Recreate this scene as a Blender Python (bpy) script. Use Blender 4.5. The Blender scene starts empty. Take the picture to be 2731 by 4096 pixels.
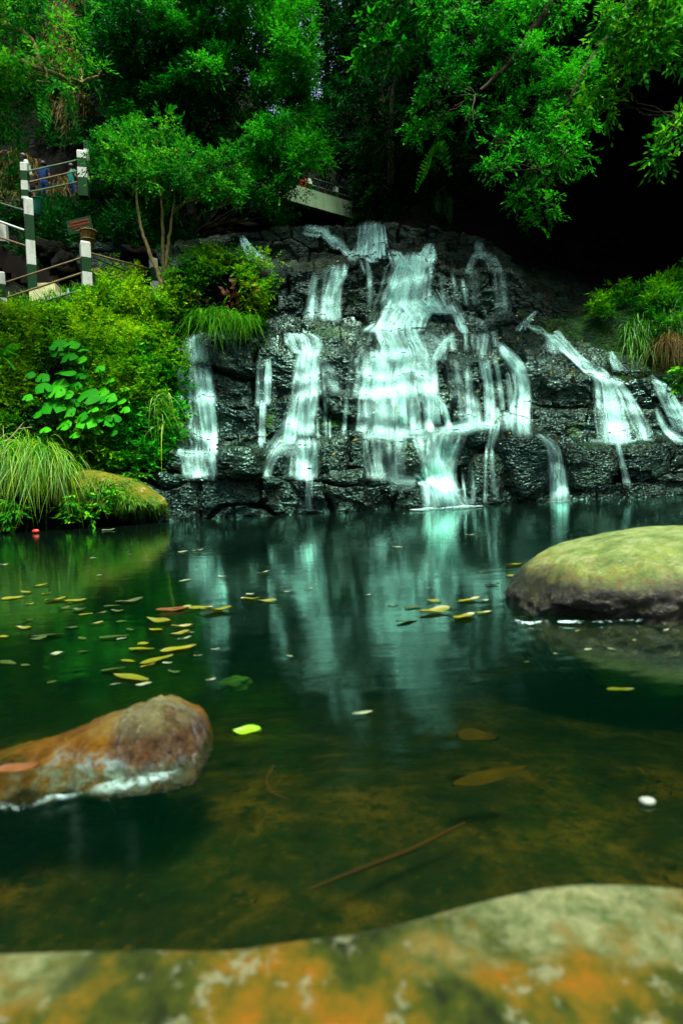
import bpy, bmesh, math, random
import numpy as np
from mathutils import Vector, Matrix, Euler
from mathutils.bvhtree import BVHTree

scene = bpy.context.scene
COL = scene.collection
RAD = math.radians

# ------------------------------------------------------------------ camera
CAM_Z = 0.48
W_, H_ = 2731.0, 4096.0
F_ = 4096.0 * 20.0 / 36.0
PITCH = math.atan((2048 - 1940) / F_)
ROLL = RAD(-3.0)
cd = bpy.data.cameras.new("camera")
cam = bpy.data.objects.new("camera", cd)
COL.objects.link(cam)
cd.sensor_fit = 'VERTICAL'
cd.sensor_height = 36.0
cd.lens = 20.0
cd.clip_start = 0.02
cd.clip_end = 500.0
ROT = Matrix.Rotation(math.pi / 2 - PITCH, 3, 'X') @ Matrix.Rotation(ROLL, 3, 'Z')
cam.matrix_world = Matrix.Translation((0, 0, CAM_Z)) @ ROT.to_4x4()
cd.dof.use_dof = True
cd.dof.focus_distance = 8.0
cd.dof.aperture_fstop = 3.2
scene.camera = cam
RN = np.array(ROT)
CAMP = np.array([0.0, 0.0, CAM_Z])


def rays(px, py):
    px, py = np.broadcast_arrays(np.asarray(px, float), np.asarray(py, float))
    v = np.stack([px - W_ / 2, H_ / 2 - py, np.full(px.shape, -F_)], -1)
    return v @ RN.T


def at(px, py, D):
    """the world point seen at photo pixel (px, py) at depth y = D"""
    d = rays(px, py)
    t = np.asarray(D, float) / d[..., 1]
    return CAMP + d * t[..., None]


def on_water(px, py, z=0.0):
    d = rays(px, py)
    t = (z - CAM_Z) / d[..., 2]
    return CAMP + d * t[..., None]


def px_size(D, p=1.0):
    return p * D / F_


# ------------------------------------------------------------------ noise
def _h(ix, iy, iz, seed):
    n = (ix.astype(np.int64) * 374761393 + iy.astype(np.int64) * 668265263 + iz.astype(np.int64) * 2147483647 + seed * 1274126177) & 0xffffffff
    n = ((n ^ (n >> 13)) * 1274126177) & 0xffffffff
    n = ((n ^ (n >> 16)) * 2246822519) & 0xffffffff
    n = n ^ (n >> 15)
    return (n & 0xffffff) / float(0xffffff)


def vnoise(P, seed=0):
    P = np.asarray(P, float)
    i = np.floor(P).astype(np.int64)
    f = P - i
    f = f * f * f * (f * (f * 6 - 15) + 10)
    x, y, z = i[..., 0], i[..., 1], i[..., 2]
    r = 0
    for dx in (0, 1):
        wx = f[..., 0] if dx else 1 - f[..., 0]
        for dy in (0, 1):
            wy = f[..., 1] if dy else 1 - f[..., 1]
            for dz in (0, 1):
                wz = f[..., 2] if dz else 1 - f[..., 2]
                r = r + wx * wy * wz * _h(x + dx, y + dy, z + dz, seed)
    return r * 2 - 1


def fbm(P, oct=4, seed=0, gain=0.5):
    P = np.asarray(P, float)
    a, s, r = 1.0, 0.0, 0.0
    for k in range(oct):
        r = r + a * vnoise(P * (2 ** k) + 17.3 * k, seed + k)
        s += a
        a *= gain
    return r / s


def worley(x, y, seed=0, jit=0.9):
    ix, iy = np.floor(x).astype(np.int64), np.floor(y).astype(np.int64)
    f1 = np.full(x.shape, 9.0)
    f2 = np.full(x.shape, 9.0)
    idv = np.zeros(x.shape)
    zz = np.zeros_like(ix)
    for dx in (-1, 0, 1):
        for dy in (-1, 0, 1):
            cx, cy = ix + dx, iy + dy
            px = cx + 0.5 + (_h(cx, cy, zz, seed) - .5) * jit
            py = cy + 0.5 + (_h(cx, cy, zz + 1, seed) - .5) * jit
            d = np.sqrt((px - x) ** 2 + (py - y) ** 2)
            v = _h(cx, cy, zz + 2, seed)
            near = d < f1
            f2 = np.where(near, f1, np.minimum(f2, d))
            idv = np.where(near, v, idv)
            f1 = np.where(near, d, f1)
    return f1, f2, idv


def nrm(v):
    return v / np.maximum(np.linalg.norm(v, axis=-1, keepdims=True), 1e-9)


def smooth1(a, sig, axis):
    if sig <= 0:
        return a
    r = max(1, int(sig * 3))
    k = np.exp(-0.5 * (np.arange(-r, r + 1) / sig) ** 2)
    k /= k.sum()
    pad = [(0, 0)] * a.ndim
    pad[axis] = (r, r)
    b = np.pad(a, pad, mode='edge')
    return np.apply_along_axis(lambda m: np.convolve(m, k, 'valid'), axis, b)


# ------------------------------------------------------------------ mesh helpers
def tag(o, label=None, cat=None, group=None, kind=None):
    if label:
        o['label'] = label
    if cat:
        o['category'] = cat
    if group:
        o['group'] = group
    if kind:
        o['kind'] = kind
    return o


def link(name, me, parent=None, mat=None, smooth=True):
    o = bpy.data.objects.new(name, me)
    COL.objects.link(o)
    if mat is not None:
        for m in (mat if isinstance(mat, (list, tuple)) else [mat]):
            me.materials.append(m)
    if parent is not None:
        o.parent = parent
        o.matrix_parent_inverse = Matrix.Translation(-Vector(parent.location)) if parent.rotation_euler.to_quaternion().angle == 0 else parent.matrix_basis.inverted()
    if me.polygons:
        me.polygons.foreach_set('use_smooth', np.full(len(me.polygons), bool(smooth)))
    return o


def empty(name, loc=(0, 0, 0)):
    o = bpy.data.objects.new(name, None)
    o.empty_display_size = 0.1
    COL.objects.link(o)
    o.location = [float(c) for c in loc]
    return o


def raw_mesh(name, V, Fq, attrs=None):
    """V (n,3), Fq (m,k) same-size faces; attrs {name: per-vertex floats}"""
    V = np.asarray(V, np.float32).reshape(-1, 3)
    Fq = np.asarray(Fq, np.int32)
    me = bpy.data.meshes.new(name)
    k = Fq.shape[1]
    me.vertices.add(len(V))
    me.vertices.foreach_set('co', V.ravel())
    me.loops.add(Fq.size)
    me.loops.foreach_set('vertex_index', Fq.ravel())
    me.polygons.add(len(Fq))
    me.polygons.foreach_set('loop_start', np.arange(len(Fq), dtype=np.int32) * k)
    for nm, a in (attrs or {}).items():
        at_ = me.attributes.new(nm, 'FLOAT', 'POINT')
        at_.data.foreach_set('value', np.asarray(a, np.float32).ravel())
    me.update(calc_edges=True)
    return me


def grid_faces(n, m, closed=False):
    i = np.arange(n - 1)[:, None]
    j = np.arange(m if closed else m - 1)[None, :]
    j2 = (j + 1) % m
    return np.stack([i * m + j, i * m + j2, (i + 1) * m + j2, (i + 1) * m + j], -1).reshape(-1, 4)


class MB:
    """collects quads of several shapes into one mesh"""

    def __init__(s):
        s.v, s.f, s.mi, s.n = [], [], [], 0

    def add(s, V, Fq, mi=0):
        V = np.asarray(V, float).reshape(-1, 3)
        s.v.append(V)
        Fq = np.asarray(Fq, int)
        s.f.append(Fq + s.n)
        s.mi.append(np.full(len(Fq), mi))
        s.n += len(V)

    def box(s, c, size, rot=None, mi=0, top=1.0):
        x, y, z = [q / 2 for q in size]
        V = np.array([[-x, -y, -z], [x, -y, -z], [x, y, -z], [-x, y, -z], [-x * top, -y * top, z], [x * top, -y * top, z], [x * top, y * top, z], [-x * top, y * top, z]])
        if rot is not None:
            V = V @ np.array(rot).T
        s.add(V + np.array(c), [[0, 3, 2, 1], [4, 5, 6, 7], [0, 1, 5, 4], [1, 2, 6, 5], [2, 3, 7, 6], [3, 0, 4, 7]], mi)

    def tube(s, pts, rad, seg=7, mi=0):
        P = np.asarray(pts, float)
        n = len(P)
        R = np.broadcast_to(np.asarray(rad, float), (n,))
        T = nrm(np.gradient(P, axis=0))
        up = np.array([0.31, 0.17, 0.93]) if abs(T[0][2]) < .8 else np.array([.92, .31, .2])
        A = nrm(np.cross(T, up))
        B = np.cross(T, A)
        a = np.linspace(0, 2 * np.pi, seg, endpoint=False)
        V = P[:, None] + R[:, None, None] * (np.cos(a)[None, :, None] * A[:, None] + np.sin(a)[None, :, None] * B[:, None])
        s.add(V.reshape(-1, 3), grid_faces(n, seg, True)[:, ::-1], mi)
        for e, flip in ((0, False), (n - 1, True)):
            ring = e * seg + np.arange(seg)
            c = len(V.reshape(-1, 3))
            Vc = np.vstack([V[e], P[e][None]])
            Fc = [[seg, k, (k + 1) % seg, seg] for k in range(seg)]
            s.add(Vc, [[seg, (k + 1) % seg, k, k] if not flip else [seg, k, (k + 1) % seg, (k + 1) % seg] for k in range(0)] or np.zeros((0, 4), int), mi)

    def build(s, name, mat, parent=None, smooth=True, attrs=None):
        V = np.vstack(s.v)
        Fq = np.vstack([f for f in s.f if len(f)])
        me = raw_mesh(name, V, Fq, attrs)
        o = link(name, me, parent, mat, smooth)
        mi = np.concatenate(s.mi)
        if mi.max() > 0:
            me.polygons.foreach_set('material_index', mi.astype(np.int32))
        return o


# ------------------------------------------------------------------ materials
class NT:
    def __init__(s, name):
        s.m = bpy.data.materials.new(name)
        s.m.use_nodes = True
        s.t = s.m.node_tree
        s.t.nodes.clear()
        s.out = s.t.nodes.new('ShaderNodeOutputMaterial')

    def n(s, typ, **kw):
        nd = s.t.nodes.new(typ)
        for k, v in kw.items():
            if k in nd.inputs.keys() if isinstance(k, str) else False:
                pass
            setattr(nd, k, v)
        return nd

    def l(s, a, b):
        s.t.links.new(a, b)

    def coord(s, kind='Object', scale=(1, 1, 1), loc=(0, 0, 0), rot=(0, 0, 0)):
        tc = s.n('ShaderNodeTexCoord')
        mp = s.n('ShaderNodeMapping')
        mp.inputs['Scale'].default_value = scale
        mp.inputs['Location'].default_value = loc
        mp.inputs['Rotation'].default_value = rot
        s.l(tc.outputs[kind], mp.inputs['Vector'])
        return mp.outputs['Vector']

    def noise(s, vec, scale, detail=4, rough=.55, dist=0.0):
        nd = s.n('ShaderNodeTexNoise')
        nd.inputs['Scale'].default_value = scale
        nd.inputs['Detail'].default_value = detail
        nd.inputs['Roughness'].default_value = rough
        nd.inputs['Distortion'].default_value = dist
        s.l(vec, nd.inputs['Vector'])
        return nd.outputs['Fac']

    def voro(s, vec, scale, feat='F1', rnd=1.0):
        nd = s.n('ShaderNodeTexVoronoi', feature=feat)
        nd.inputs['Scale'].default_value = scale
        nd.inputs['Randomness'].default_value = rnd
        s.l(vec, nd.inputs['Vector'])
        return nd.outputs['Distance']

    def ramp(s, fac, stops, interp='LINEAR'):
        nd = s.n('ShaderNodeValToRGB')
        cr = nd.color_ramp
        cr.interpolation = interp
        while len(cr.elements) < len(stops):
            cr.elements.new(0.5)
        for e, (p, c) in zip(cr.elements, stops):
            e.position = p
            e.color = (*c, 1) if len(c) == 3 else c
        s.l(fac, nd.inputs['Fac'])
        return nd.outputs['Color']

    def g(s, fac, a, b):
        """grey ramp 0..1 between a and b"""
        nd = s.n('ShaderNodeMapRange')
        nd.inputs['From Min'].default_value = a
        nd.inputs['From Max'].default_value = b
        s.l(fac, nd.inputs['Value'])
        return nd.outputs['Result']

    def mix(s, fac, a, b):
        nd = s.n('ShaderNodeMix', data_type='RGBA')
        for sock, v in ((nd.inputs[0], fac), (nd.inputs[6], a), (nd.inputs[7], b)):
            if isinstance(v, (int, float)):
                sock.default_value = v
            elif isinstance(v, tuple):
                sock.default_value = (*v, 1) if len(v) == 3 else v
            else:
                s.l(v, sock)
        return nd.outputs[2]

    def math(s, op, a, b=0.0):
        nd = s.n('ShaderNodeMath', operation=op)
        for k, v in enumerate((a, b)):
            if isinstance(v, (int, float)):
                nd.inputs[k].default_value = v
            else:
                s.l(v, nd.inputs[k])
        return nd.outputs[0]

    def attr(s, name):
        nd = s.n('ShaderNodeAttribute', attribute_name=name)
        return nd.outputs['Fac']

    def bump(s, h, strength, dist=0.02, prev=None):
        nd = s.n('ShaderNodeBump')
        nd.inputs['Strength'].default_value = strength
        nd.inputs['Distance'].default_value = dist
        s.l(h, nd.inputs['Height'])
        if prev is not None:
            s.l(prev, nd.inputs['Normal'])
        return nd.outputs['Normal']

    def pbr(s, color, rough=.6, spec=.4, normal=None):
        nd = s.n('ShaderNodeBsdfPrincipled')
        for key, v in (('Base Color', color), ('Roughness', rough), ('Specular IOR Level', spec)):
            if isinstance(v, (int, float)):
                nd.inputs[key].default_value = v
            elif isinstance(v, tuple):
                nd.inputs[key].default_value = (*v, 1)
            else:
                s.l(v, nd.inputs[key])
        if normal is not None:
            s.l(normal, nd.inputs['Normal'])
        return nd

    def done(s, shader):
        s.l(shader.outputs[0], s.out.inputs['Surface'])
        return s.m


def m_plain(name, color, rough=.7, spec=.3, var=.35, scale=6):
    t = NT(name)
    v = t.coord()
    n = t.noise(v, scale, 5)
    c = t.ramp(n, [(.25, tuple(q * (1 - var) for q in color)), (.75, tuple(min(1, q * (1 + var)) for q in color))])
    b = t.bump(t.noise(v, scale * 6, 3), .25, .01)
    return t.done(t.pbr(c, rough, spec, b))


def m_leaf(name, stops, rough=.6, spec=.035, transl=.36):
    t = NT(name)
    c = t.ramp(t.attr('tint'), [(i / (len(stops) - 1), q) for i, q in enumerate(stops)])
    p = t.pbr(c, rough, spec)
    tr = t.n('ShaderNodeBsdfTranslucent')
    t.l(c, tr.inputs['Color'])
    mx = t.n('ShaderNodeMixShader')
    mx.inputs[0].default_value = transl
    t.l(p.outputs[0], mx.inputs[1])
    t.l(tr.outputs[0], mx.inputs[2])
    return t.done(mx)


def m_rock():
    t = NT('wet_black_rock')
    v = t.coord()
    vs = t.coord(scale=(1, 1, 1.7))
    mid = t.noise(vs, 5.5, 5, .6)
    c = t.ramp(mid, [(.3, (.0008, .0025, .0016)), (.55, (.002, .006, .004)), (.75, (.004, .010, .006))])
    tone, dry_shade = t.attr('tone'), t.attr('dry')
    c = t.mix(t.g(tone, .45, 1.0), c, t.mix(t.noise(v, 9, 4), (.003, .006, .003), (.012, .017, .009)))
    brown = t.ramp(t.math('ADD', t.noise(v, 1.7, 4), t.math('MULTIPLY', t.math('SUBTRACT', .5, tone), .12)), [(.52, (0, 0, 0)), (.66, (1, 1, 1))])
    c = t.mix(t.math('MULTIPLY', brown, .4), c, (.016, .010, .002))
    # pale flecks, painted highlights for the glints of the wet rock
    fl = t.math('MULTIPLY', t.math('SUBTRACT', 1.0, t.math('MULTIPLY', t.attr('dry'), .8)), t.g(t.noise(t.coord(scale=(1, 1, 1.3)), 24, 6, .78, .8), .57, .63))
    fl = t.math('MULTIPLY', fl, t.g(t.noise(v, 2.1, 3), .38, .62))
    c = t.mix(t.math('MULTIPLY', fl, .55), c, (.035, .07, .055))
    geo = t.n('ShaderNodeNewGeometry')
    sx = t.n('ShaderNodeSeparateXYZ')
    t.l(geo.outputs['True Normal'], sx.inputs[0])
    up = t.g(sx.outputs['Z'], .1, .9)
    mossn = t.g(t.noise(v, 2.3, 6, .65), .50, .66)
    moss = t.math('MULTIPLY', mossn, t.math('ADD', t.math('MULTIPLY', up, .55), .15))
    mc = t.ramp(t.noise(v, 22, 3), [(.3, (.001, .010, .001)), (.7, (.008, .035, .002))])
    c = t.mix(moss, c, mc)
    dep = t.attr('moss')
    c = t.mix(dep, c, t.ramp(t.noise(v, 14, 4), [(.3, (.002, .018, .0005)), (.7, (.016, .065, .001))]))
    h1 = t.noise(vs, 8, 3, .55, .3)
    h2 = t.voro(vs, 15, 'F1')
    h3 = t.noise(t.coord(scale=(1, 1, 1.8)), 19, 2, .5, .2)
    vary = t.math('ADD', .25, t.math('MULTIPLY', t.g(t.noise(v, 1.3, 3), .38, .62), .75))
    b = t.bump(h1, 1.0, .22)
    b = t.bump(h2, .6, .06, b)
    b = t.bump(h3, 1.0, .08, b)
    for lk in list(t.t.links):
        pass
    for nd in t.t.nodes:
        if nd.type == 'BUMP':
            t.l(vary, nd.inputs['Strength'])
    rg = t.ramp(t.noise(v, 4, 3), [(.35, (.10, .10, .10)), (.7, (.24, .24, .24))])
    mm_ = t.math('MAXIMUM', moss, dep)
    rg = t.mix(mm_, rg, (.8, .8, .8))
    sp = t.mix(mm_, (.34, .34, .34), (.04, .04, .04))
    sp = t.mix(dry_shade, sp, (.05, .05, .05))  # less shine on the upper rock, canopy shade put into the material
    rg = t.mix(dry_shade, rg, (.6, .6, .6))
    p = t.pbr(c, rg, sp, b)
    p.inputs['Specular Tint'].default_value = (.36, 1.0, .76, 1)
    return t.done(p)


def m_veil():
    """silky falling water: streaks run along the flow (v), thinner towards the rims"""
    t = NT('falling_water')
    u, w, den, sd = t.attr('u'), t.attr('w'), t.attr('dens'), t.attr('seed')
    cb = t.n('ShaderNodeCombineXYZ')
    t.l(t.math('MULTIPLY', w, 1.0), cb.inputs[0])
    t.l(u, cb.inputs[1])
    t.l(sd, cb.inputs[2])
    mp = t.n('ShaderNodeMapping')
    mp.inputs['Scale'].default_value = (13, .40, 1)
    t.l(cb.outputs[0], mp.inputs['Vector'])
    n1 = t.noise(mp.outputs[0], 1.0, 4, .6)
    mp2 = t.n('ShaderNodeMapping')
    mp2.inputs['Scale'].default_value = (3.6, .6, 1)
    t.l(cb.outputs[0], mp2.inputs['Vector'])
    n2 = t.noise(mp2.outputs[0], 1.0, 3, .5)
    s = t.math('ADD', t.math('MULTIPLY', t.g(n1, .28, .72), .5), t.math('MULTIPLY', t.g(n2, .3, .7), .5))
    a = t.math('MULTIPLY', den, t.math('ADD', .0, t.math('MULTIPLY', t.math('POWER', s, 1.3), 1.75)))
    a = t.math('MULTIPLY', a, t.attr('edge'))
    a = t.math('MINIMUM', t.math('MAXIMUM', a, 0.0), .96)
    d = t.n('ShaderNodeBsdfDiffuse')
    d.inputs['Color'].default_value = (.42, .82, .70, 1)
    tl = t.n('ShaderNodeBsdfTranslucent')
    tl.inputs['Color'].default_value = (.42, .82, .70, 1)
    m1 = t.n('ShaderNodeMixShader')
    m1.inputs[0].default_value = .3
    t.l(d.outputs[0], m1.inputs[1])
    t.l(tl.outputs[0], m1.inputs[2])
    tp = t.n('ShaderNodeBsdfTransparent')
    m2 = t.n('ShaderNodeMixShader')
    t.l(a, m2.inputs[0])
    t.l(tp.outputs[0], m2.inputs[1])
    t.l(m1.outputs[0], m2.inputs[2])
    return t.done(m2)


def m_water():
    t = NT('pool_water')
    v1 = t.coord(scale=(1.2, 4.0, 1))
    v2 = t.coord(scale=(.35, 1.3, 1))
    h = t.math('ADD', t.noise(v1, 3.0, 3, .5), t.math('MULTIPLY', t.noise(v2, 1.0, 2), 1.5))
    b = t.bump(h, .06, .02)
    fr = t.n('ShaderNodeFresnel')
    fr.inputs['IOR'].default_value = 1.33
    t.l(b, fr.inputs['Normal'])
    gl = t.n('ShaderNodeBsdfGlossy')
    gl.inputs['Roughness'].default_value = .085
    gl.inputs['Color'].default_value = (.68, 1, .88, 1)
    t.l(b, gl.inputs['Normal'])
    tp = t.n('ShaderNodeBsdfTransparent')
    tp.inputs['Color'].default_value = (.9, .95, .85, 1)
    va = t.n('ShaderNodeVolumeAbsorption')
    va.inputs['Color'].default_value = (.34, .46, .0, 1)
    va.inputs['Density'].default_value = 2.6
    t.l(va.outputs[0], t.out.inputs['Volume'])
    df = t.n('ShaderNodeBsdfDiffuse')
    df.inputs['Color'].default_value = (.0004, .050, .019, 1)
    m0 = t.n('ShaderNodeMixShader')
    m0.inputs[0].default_value = .04
    t.l(tp.outputs[0], m0.inputs[1])
    t.l(df.outputs[0], m0.inputs[2])
    m = t.n('ShaderNodeMixShader')
    t.l(fr.outputs[0], m.inputs[0])
    t.l(m0.outputs[0], m.inputs[1])
    t.l(gl.outputs[0], m.inputs[2])
    return t.done(m)


def m_bed():
    t = NT('pool_bed')
    v = t.coord()
    n = t.noise(v, 3.0, 8, .75, .15)
    f = t.noise(v, 22, 6, .78, .2)
    c = t.ramp(n, [(.40, (.0012, .003, .0003)), (.50, (.014, .013, .0008)), (.63, (.060, .034, .0016))])
    c = t.mix(t.g(f, .48, .60), c, (.004, .008, .0008))
    fl = t.ramp(t.voro(v, 30), [(.10, (1, 1, 1)), (.2, (0, 0, 0))])
    c = t.mix(t.math('MULTIPLY', fl, .3), c, (.06, .04, .006))
    return t.done(t.pbr(c, .9, .1, t.bump(f, .6, .03)))


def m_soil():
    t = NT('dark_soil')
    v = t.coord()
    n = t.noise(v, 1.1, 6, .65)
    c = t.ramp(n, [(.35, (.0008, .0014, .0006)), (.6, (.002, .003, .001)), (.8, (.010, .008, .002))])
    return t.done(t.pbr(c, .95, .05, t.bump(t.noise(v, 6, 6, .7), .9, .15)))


def m_near_boulder():
    t = NT('lichen_boulder')
    v = t.coord()
    n = t.noise(v, 7, 7, .65)
    n = t.noise(v, 13, 8, .72)
    c = t.ramp(n, [(.34, (.030, .080, .006)), (.5, (.11, .18, .03)), (.66, (.22, .28, .10))])
    yl = t.g(t.noise(t.coord(loc=(3, 1, 2)), 11, 7, .75, .5), .53, .64)
    c = t.mix(t.math('MULTIPLY', yl, .75), c, (.13, .19, .004))
    wl = t.g(t.noise(t.coord(loc=(9, 4, 2)), 17, 7, .8, 1.2), .61, .67)
    c = t.mix(t.math('MULTIPLY', wl, .6), c, (.24, .29, .20))
    dk = t.g(t.noise(t.coord(loc=(1, 8, 5)), 60, 3, .7), .66, .70)
    c = t.mix(dk, c, (.01, .012, .004))
    sx = t.n('ShaderNodeSeparateXYZ')
    tc = t.n('ShaderNodeTexCoord')
    t.l(tc.outputs['Object'], sx.inputs[0])
    wob = t.math('ADD', sx.outputs['Z'], t.math('MULTIPLY', t.math('SUBTRACT', t.noise(v, 9, 6, .75), .5), .13))
    org = t.math('MULTIPLY', t.math('SUBTRACT', 1.0, t.g(wob, .155, .20)), t.g(t.noise(v, 40, 6, .75), .47, .60))
    c = t.mix(org, c, (.13, .095, .004))
    wet = t.math('SUBTRACT', 1.0, t.g(wob, .105, .165))
    c = t.mix(wet, c, t.ramp(t.noise(v, 30, 6, .75), [(.40, (.0015, .003, .0005)), (.55, (.010, .014, .001)), (.72, (.065, .065, .004))]))
    rg = t.mix(wet, (.75, .75, .75), (.30, .30, .30))
    b = t.bump(t.noise(v, 14, 8, .72), 1.0, .045)
    b = t.bump(t.noise(v, 70, 5, .75), 1.0, .014, b)
    return t.done(t.pbr(c, rg, .35, b))


def m_left_stone():
    t = NT('brown_wet_stone')
    v = t.coord()
    n = t.noise(v, 10, 7, .65)
    c = t.ramp(n, [(.32, (.025, .011, .0003)), (.5, (.095, .045, .0006)), (.7, (.15, .085, .001))])
    c = t.mix(t.g(t.noise(v, 45, 6, .75), .56, .68), c, (.14, .09, .003))
    hd = t.g(t.math('ADD', t.attr('head'), t.math('MULTIPLY', t.math('SUBTRACT', t.noise(v, 16, 6, .75), .5), .6)), .35, .65)
    hc = t.ramp(t.noise(v, 40, 7, .75), [(.36, (.006, .0025, .0003)), (.5, (.036, .017, .002)), (.68, (.09, .062, .022))])
    c = t.mix(hd, c, hc)
    pl = t.math('MULTIPLY', t.attr('pale'), t.g(t.noise(v, 22, 6, .75), .36, .60))
    c = t.mix(t.math('MULTIPLY', pl, .85), c, (.14, .16, .06))
    sx = t.n('ShaderNodeSeparateXYZ')
    tc = t.n('ShaderNodeTexCoord')
    t.l(tc.outputs['Object'], sx.inputs[0])
    cr = t.math('MULTIPLY', t.attr('crust'), t.g(t.noise(v, 34, 7, .8, .8), .44, .58))
    c = t.mix(cr, c, (.13, .21, .18))
    wob = t.math('ADD', sx.outputs['Z'], t.math('MULTIPLY', t.math('SUBTRACT', t.noise(v, 12, 5, .7), .5), .03))
    alg = t.math('SUBTRACT', 1.0, t.g(wob, .078, .102))
    c = t.mix(alg, c, t.ramp(t.noise(v, 25, 5), [(.35, (.001, .003, .0005)), (.7, (.010, .016, .002))]))
    b = t.bump(t.noise(v, 30, 8, .78), 1.0, .03)
    b = t.bump(t.voro(v, 60), .5, .010, b)
    return t.done(t.pbr(c, t.mix(hd, (.42, .42, .42), (.22, .22, .22)), t.mix(hd, (.10, .10, .10), (.42, .42, .42)), b))


def m_front_rock():
    t = NT('mossy_front_rock')
    v = t.coord()
    n = t.noise(v, 14, 5, .6)
    c = t.ramp(n, [(.36, (.003, .008, .0003)), (.47, (.018, .028, .0005)), (.56, (.060, .045, .0005)), (.70, (.12, .050, .0004))])
    p = t.g(t.noise(t.coord(loc=(5, 2, 7)), 26, 6, .7), .57, .64)
    c = t.mix(t.math('MULTIPLY', p, .7), c, (.11, .13, .07))
    geo = t.attr('crest')
    q = t.math('MULTIPLY', geo, t.g(t.noise(v, 12, 6, .7), .36, .54))
    c = t.mix(q, c, t.ramp(t.noise(v, 40, 6, .75), [(.36, (.028, .05, .010)), (.66, (.12, .14, .06))]))
    b = t.bump(t.noise(v, 40, 6, .75), .9, .02)
    return t.done(t.pbr(c, .8, .1, b))


def m_moss_rock():
    t = NT('mossy_bank_boulder')
    v = t.coord()
    c = t.ramp(t.noise(v, 4, 6, .7), [(.32, (.015, .035, .0006)), (.48, (.075, .10, .001)), (.60, (.11, .10, .002)), (.70, (.24, .27, .12))])
    c = t.mix(t.g(t.noise(v, 1.5, 4), .55, .7), c, (.035, .085, .001))
    b = t.bump(t.noise(v, 18, 8, .75), 1.0, .06)
    return t.done(t.pbr(c, .85, .15, b))


def m_paint(name, color, dirt=(.05, .045, .02), amount=.5, scale=9):
    t = NT(name)
    v = t.coord()
    vs = t.coord(scale=(1, 1, .35))
    n = t.g(t.noise(vs, scale, 7, .7), .46, .72)
    c = t.mix(t.math('MULTIPLY', n, amount), color, dirt)
    b = t.bump(t.noise(v, 30, 5, .7), .4, .01)
    return t.done(t.pbr(c, .7, .08, b))


def m_bark():
    t = NT('bark')
    v = t.coord()
    c = t.ramp(t.noise(v, 12, 6, .7), [(.35, (.006, .006, .002)), (.58, (.028, .026, .009)), (.78, (.12, .11, .05))])
    return t.done(t.pbr(c, .85, .1, t.bump(t.noise(v, 25, 5), .7, .02)))


def m_foam():
    t = NT('foam')
    v = t.coord(scale=(1, 1, 1))
    a = t.math('MULTIPLY', t.attr('dens'), t.g(t.math('ADD', t.noise(v, 70, 6, .75, .5), t.math('MULTIPLY', t.math('SUBTRACT', t.noise(v, 16, 3), .5), .5)), .47, .62))
    a = t.math('MAXIMUM', a, t.math('MULTIPLY', t.attr('soft'), t.g(t.noise(v, 9, 4), .25, .7)))
    a = t.math('MINIMUM', a, .95)
    p = t.pbr((.26, .44, .39), .5, .2)
    tp = t.n('ShaderNodeBsdfTransparent')
    m = t.n('ShaderNodeMixShader')
    t.l(a, m.inputs[0])
    t.l(tp.outputs[0], m.inputs[1])
    t.l(p.outputs[0], m.inputs[2])
    return t.done(m)


# leaf colour ramps (dark, mid, light)
def deep(k=1.0):
    return [(.001 * k, .018 * k, .003 * k), (.002 * k, .05 * k, .006 * k), (.005 * k, .11 * k, .010 * k)]


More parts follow.
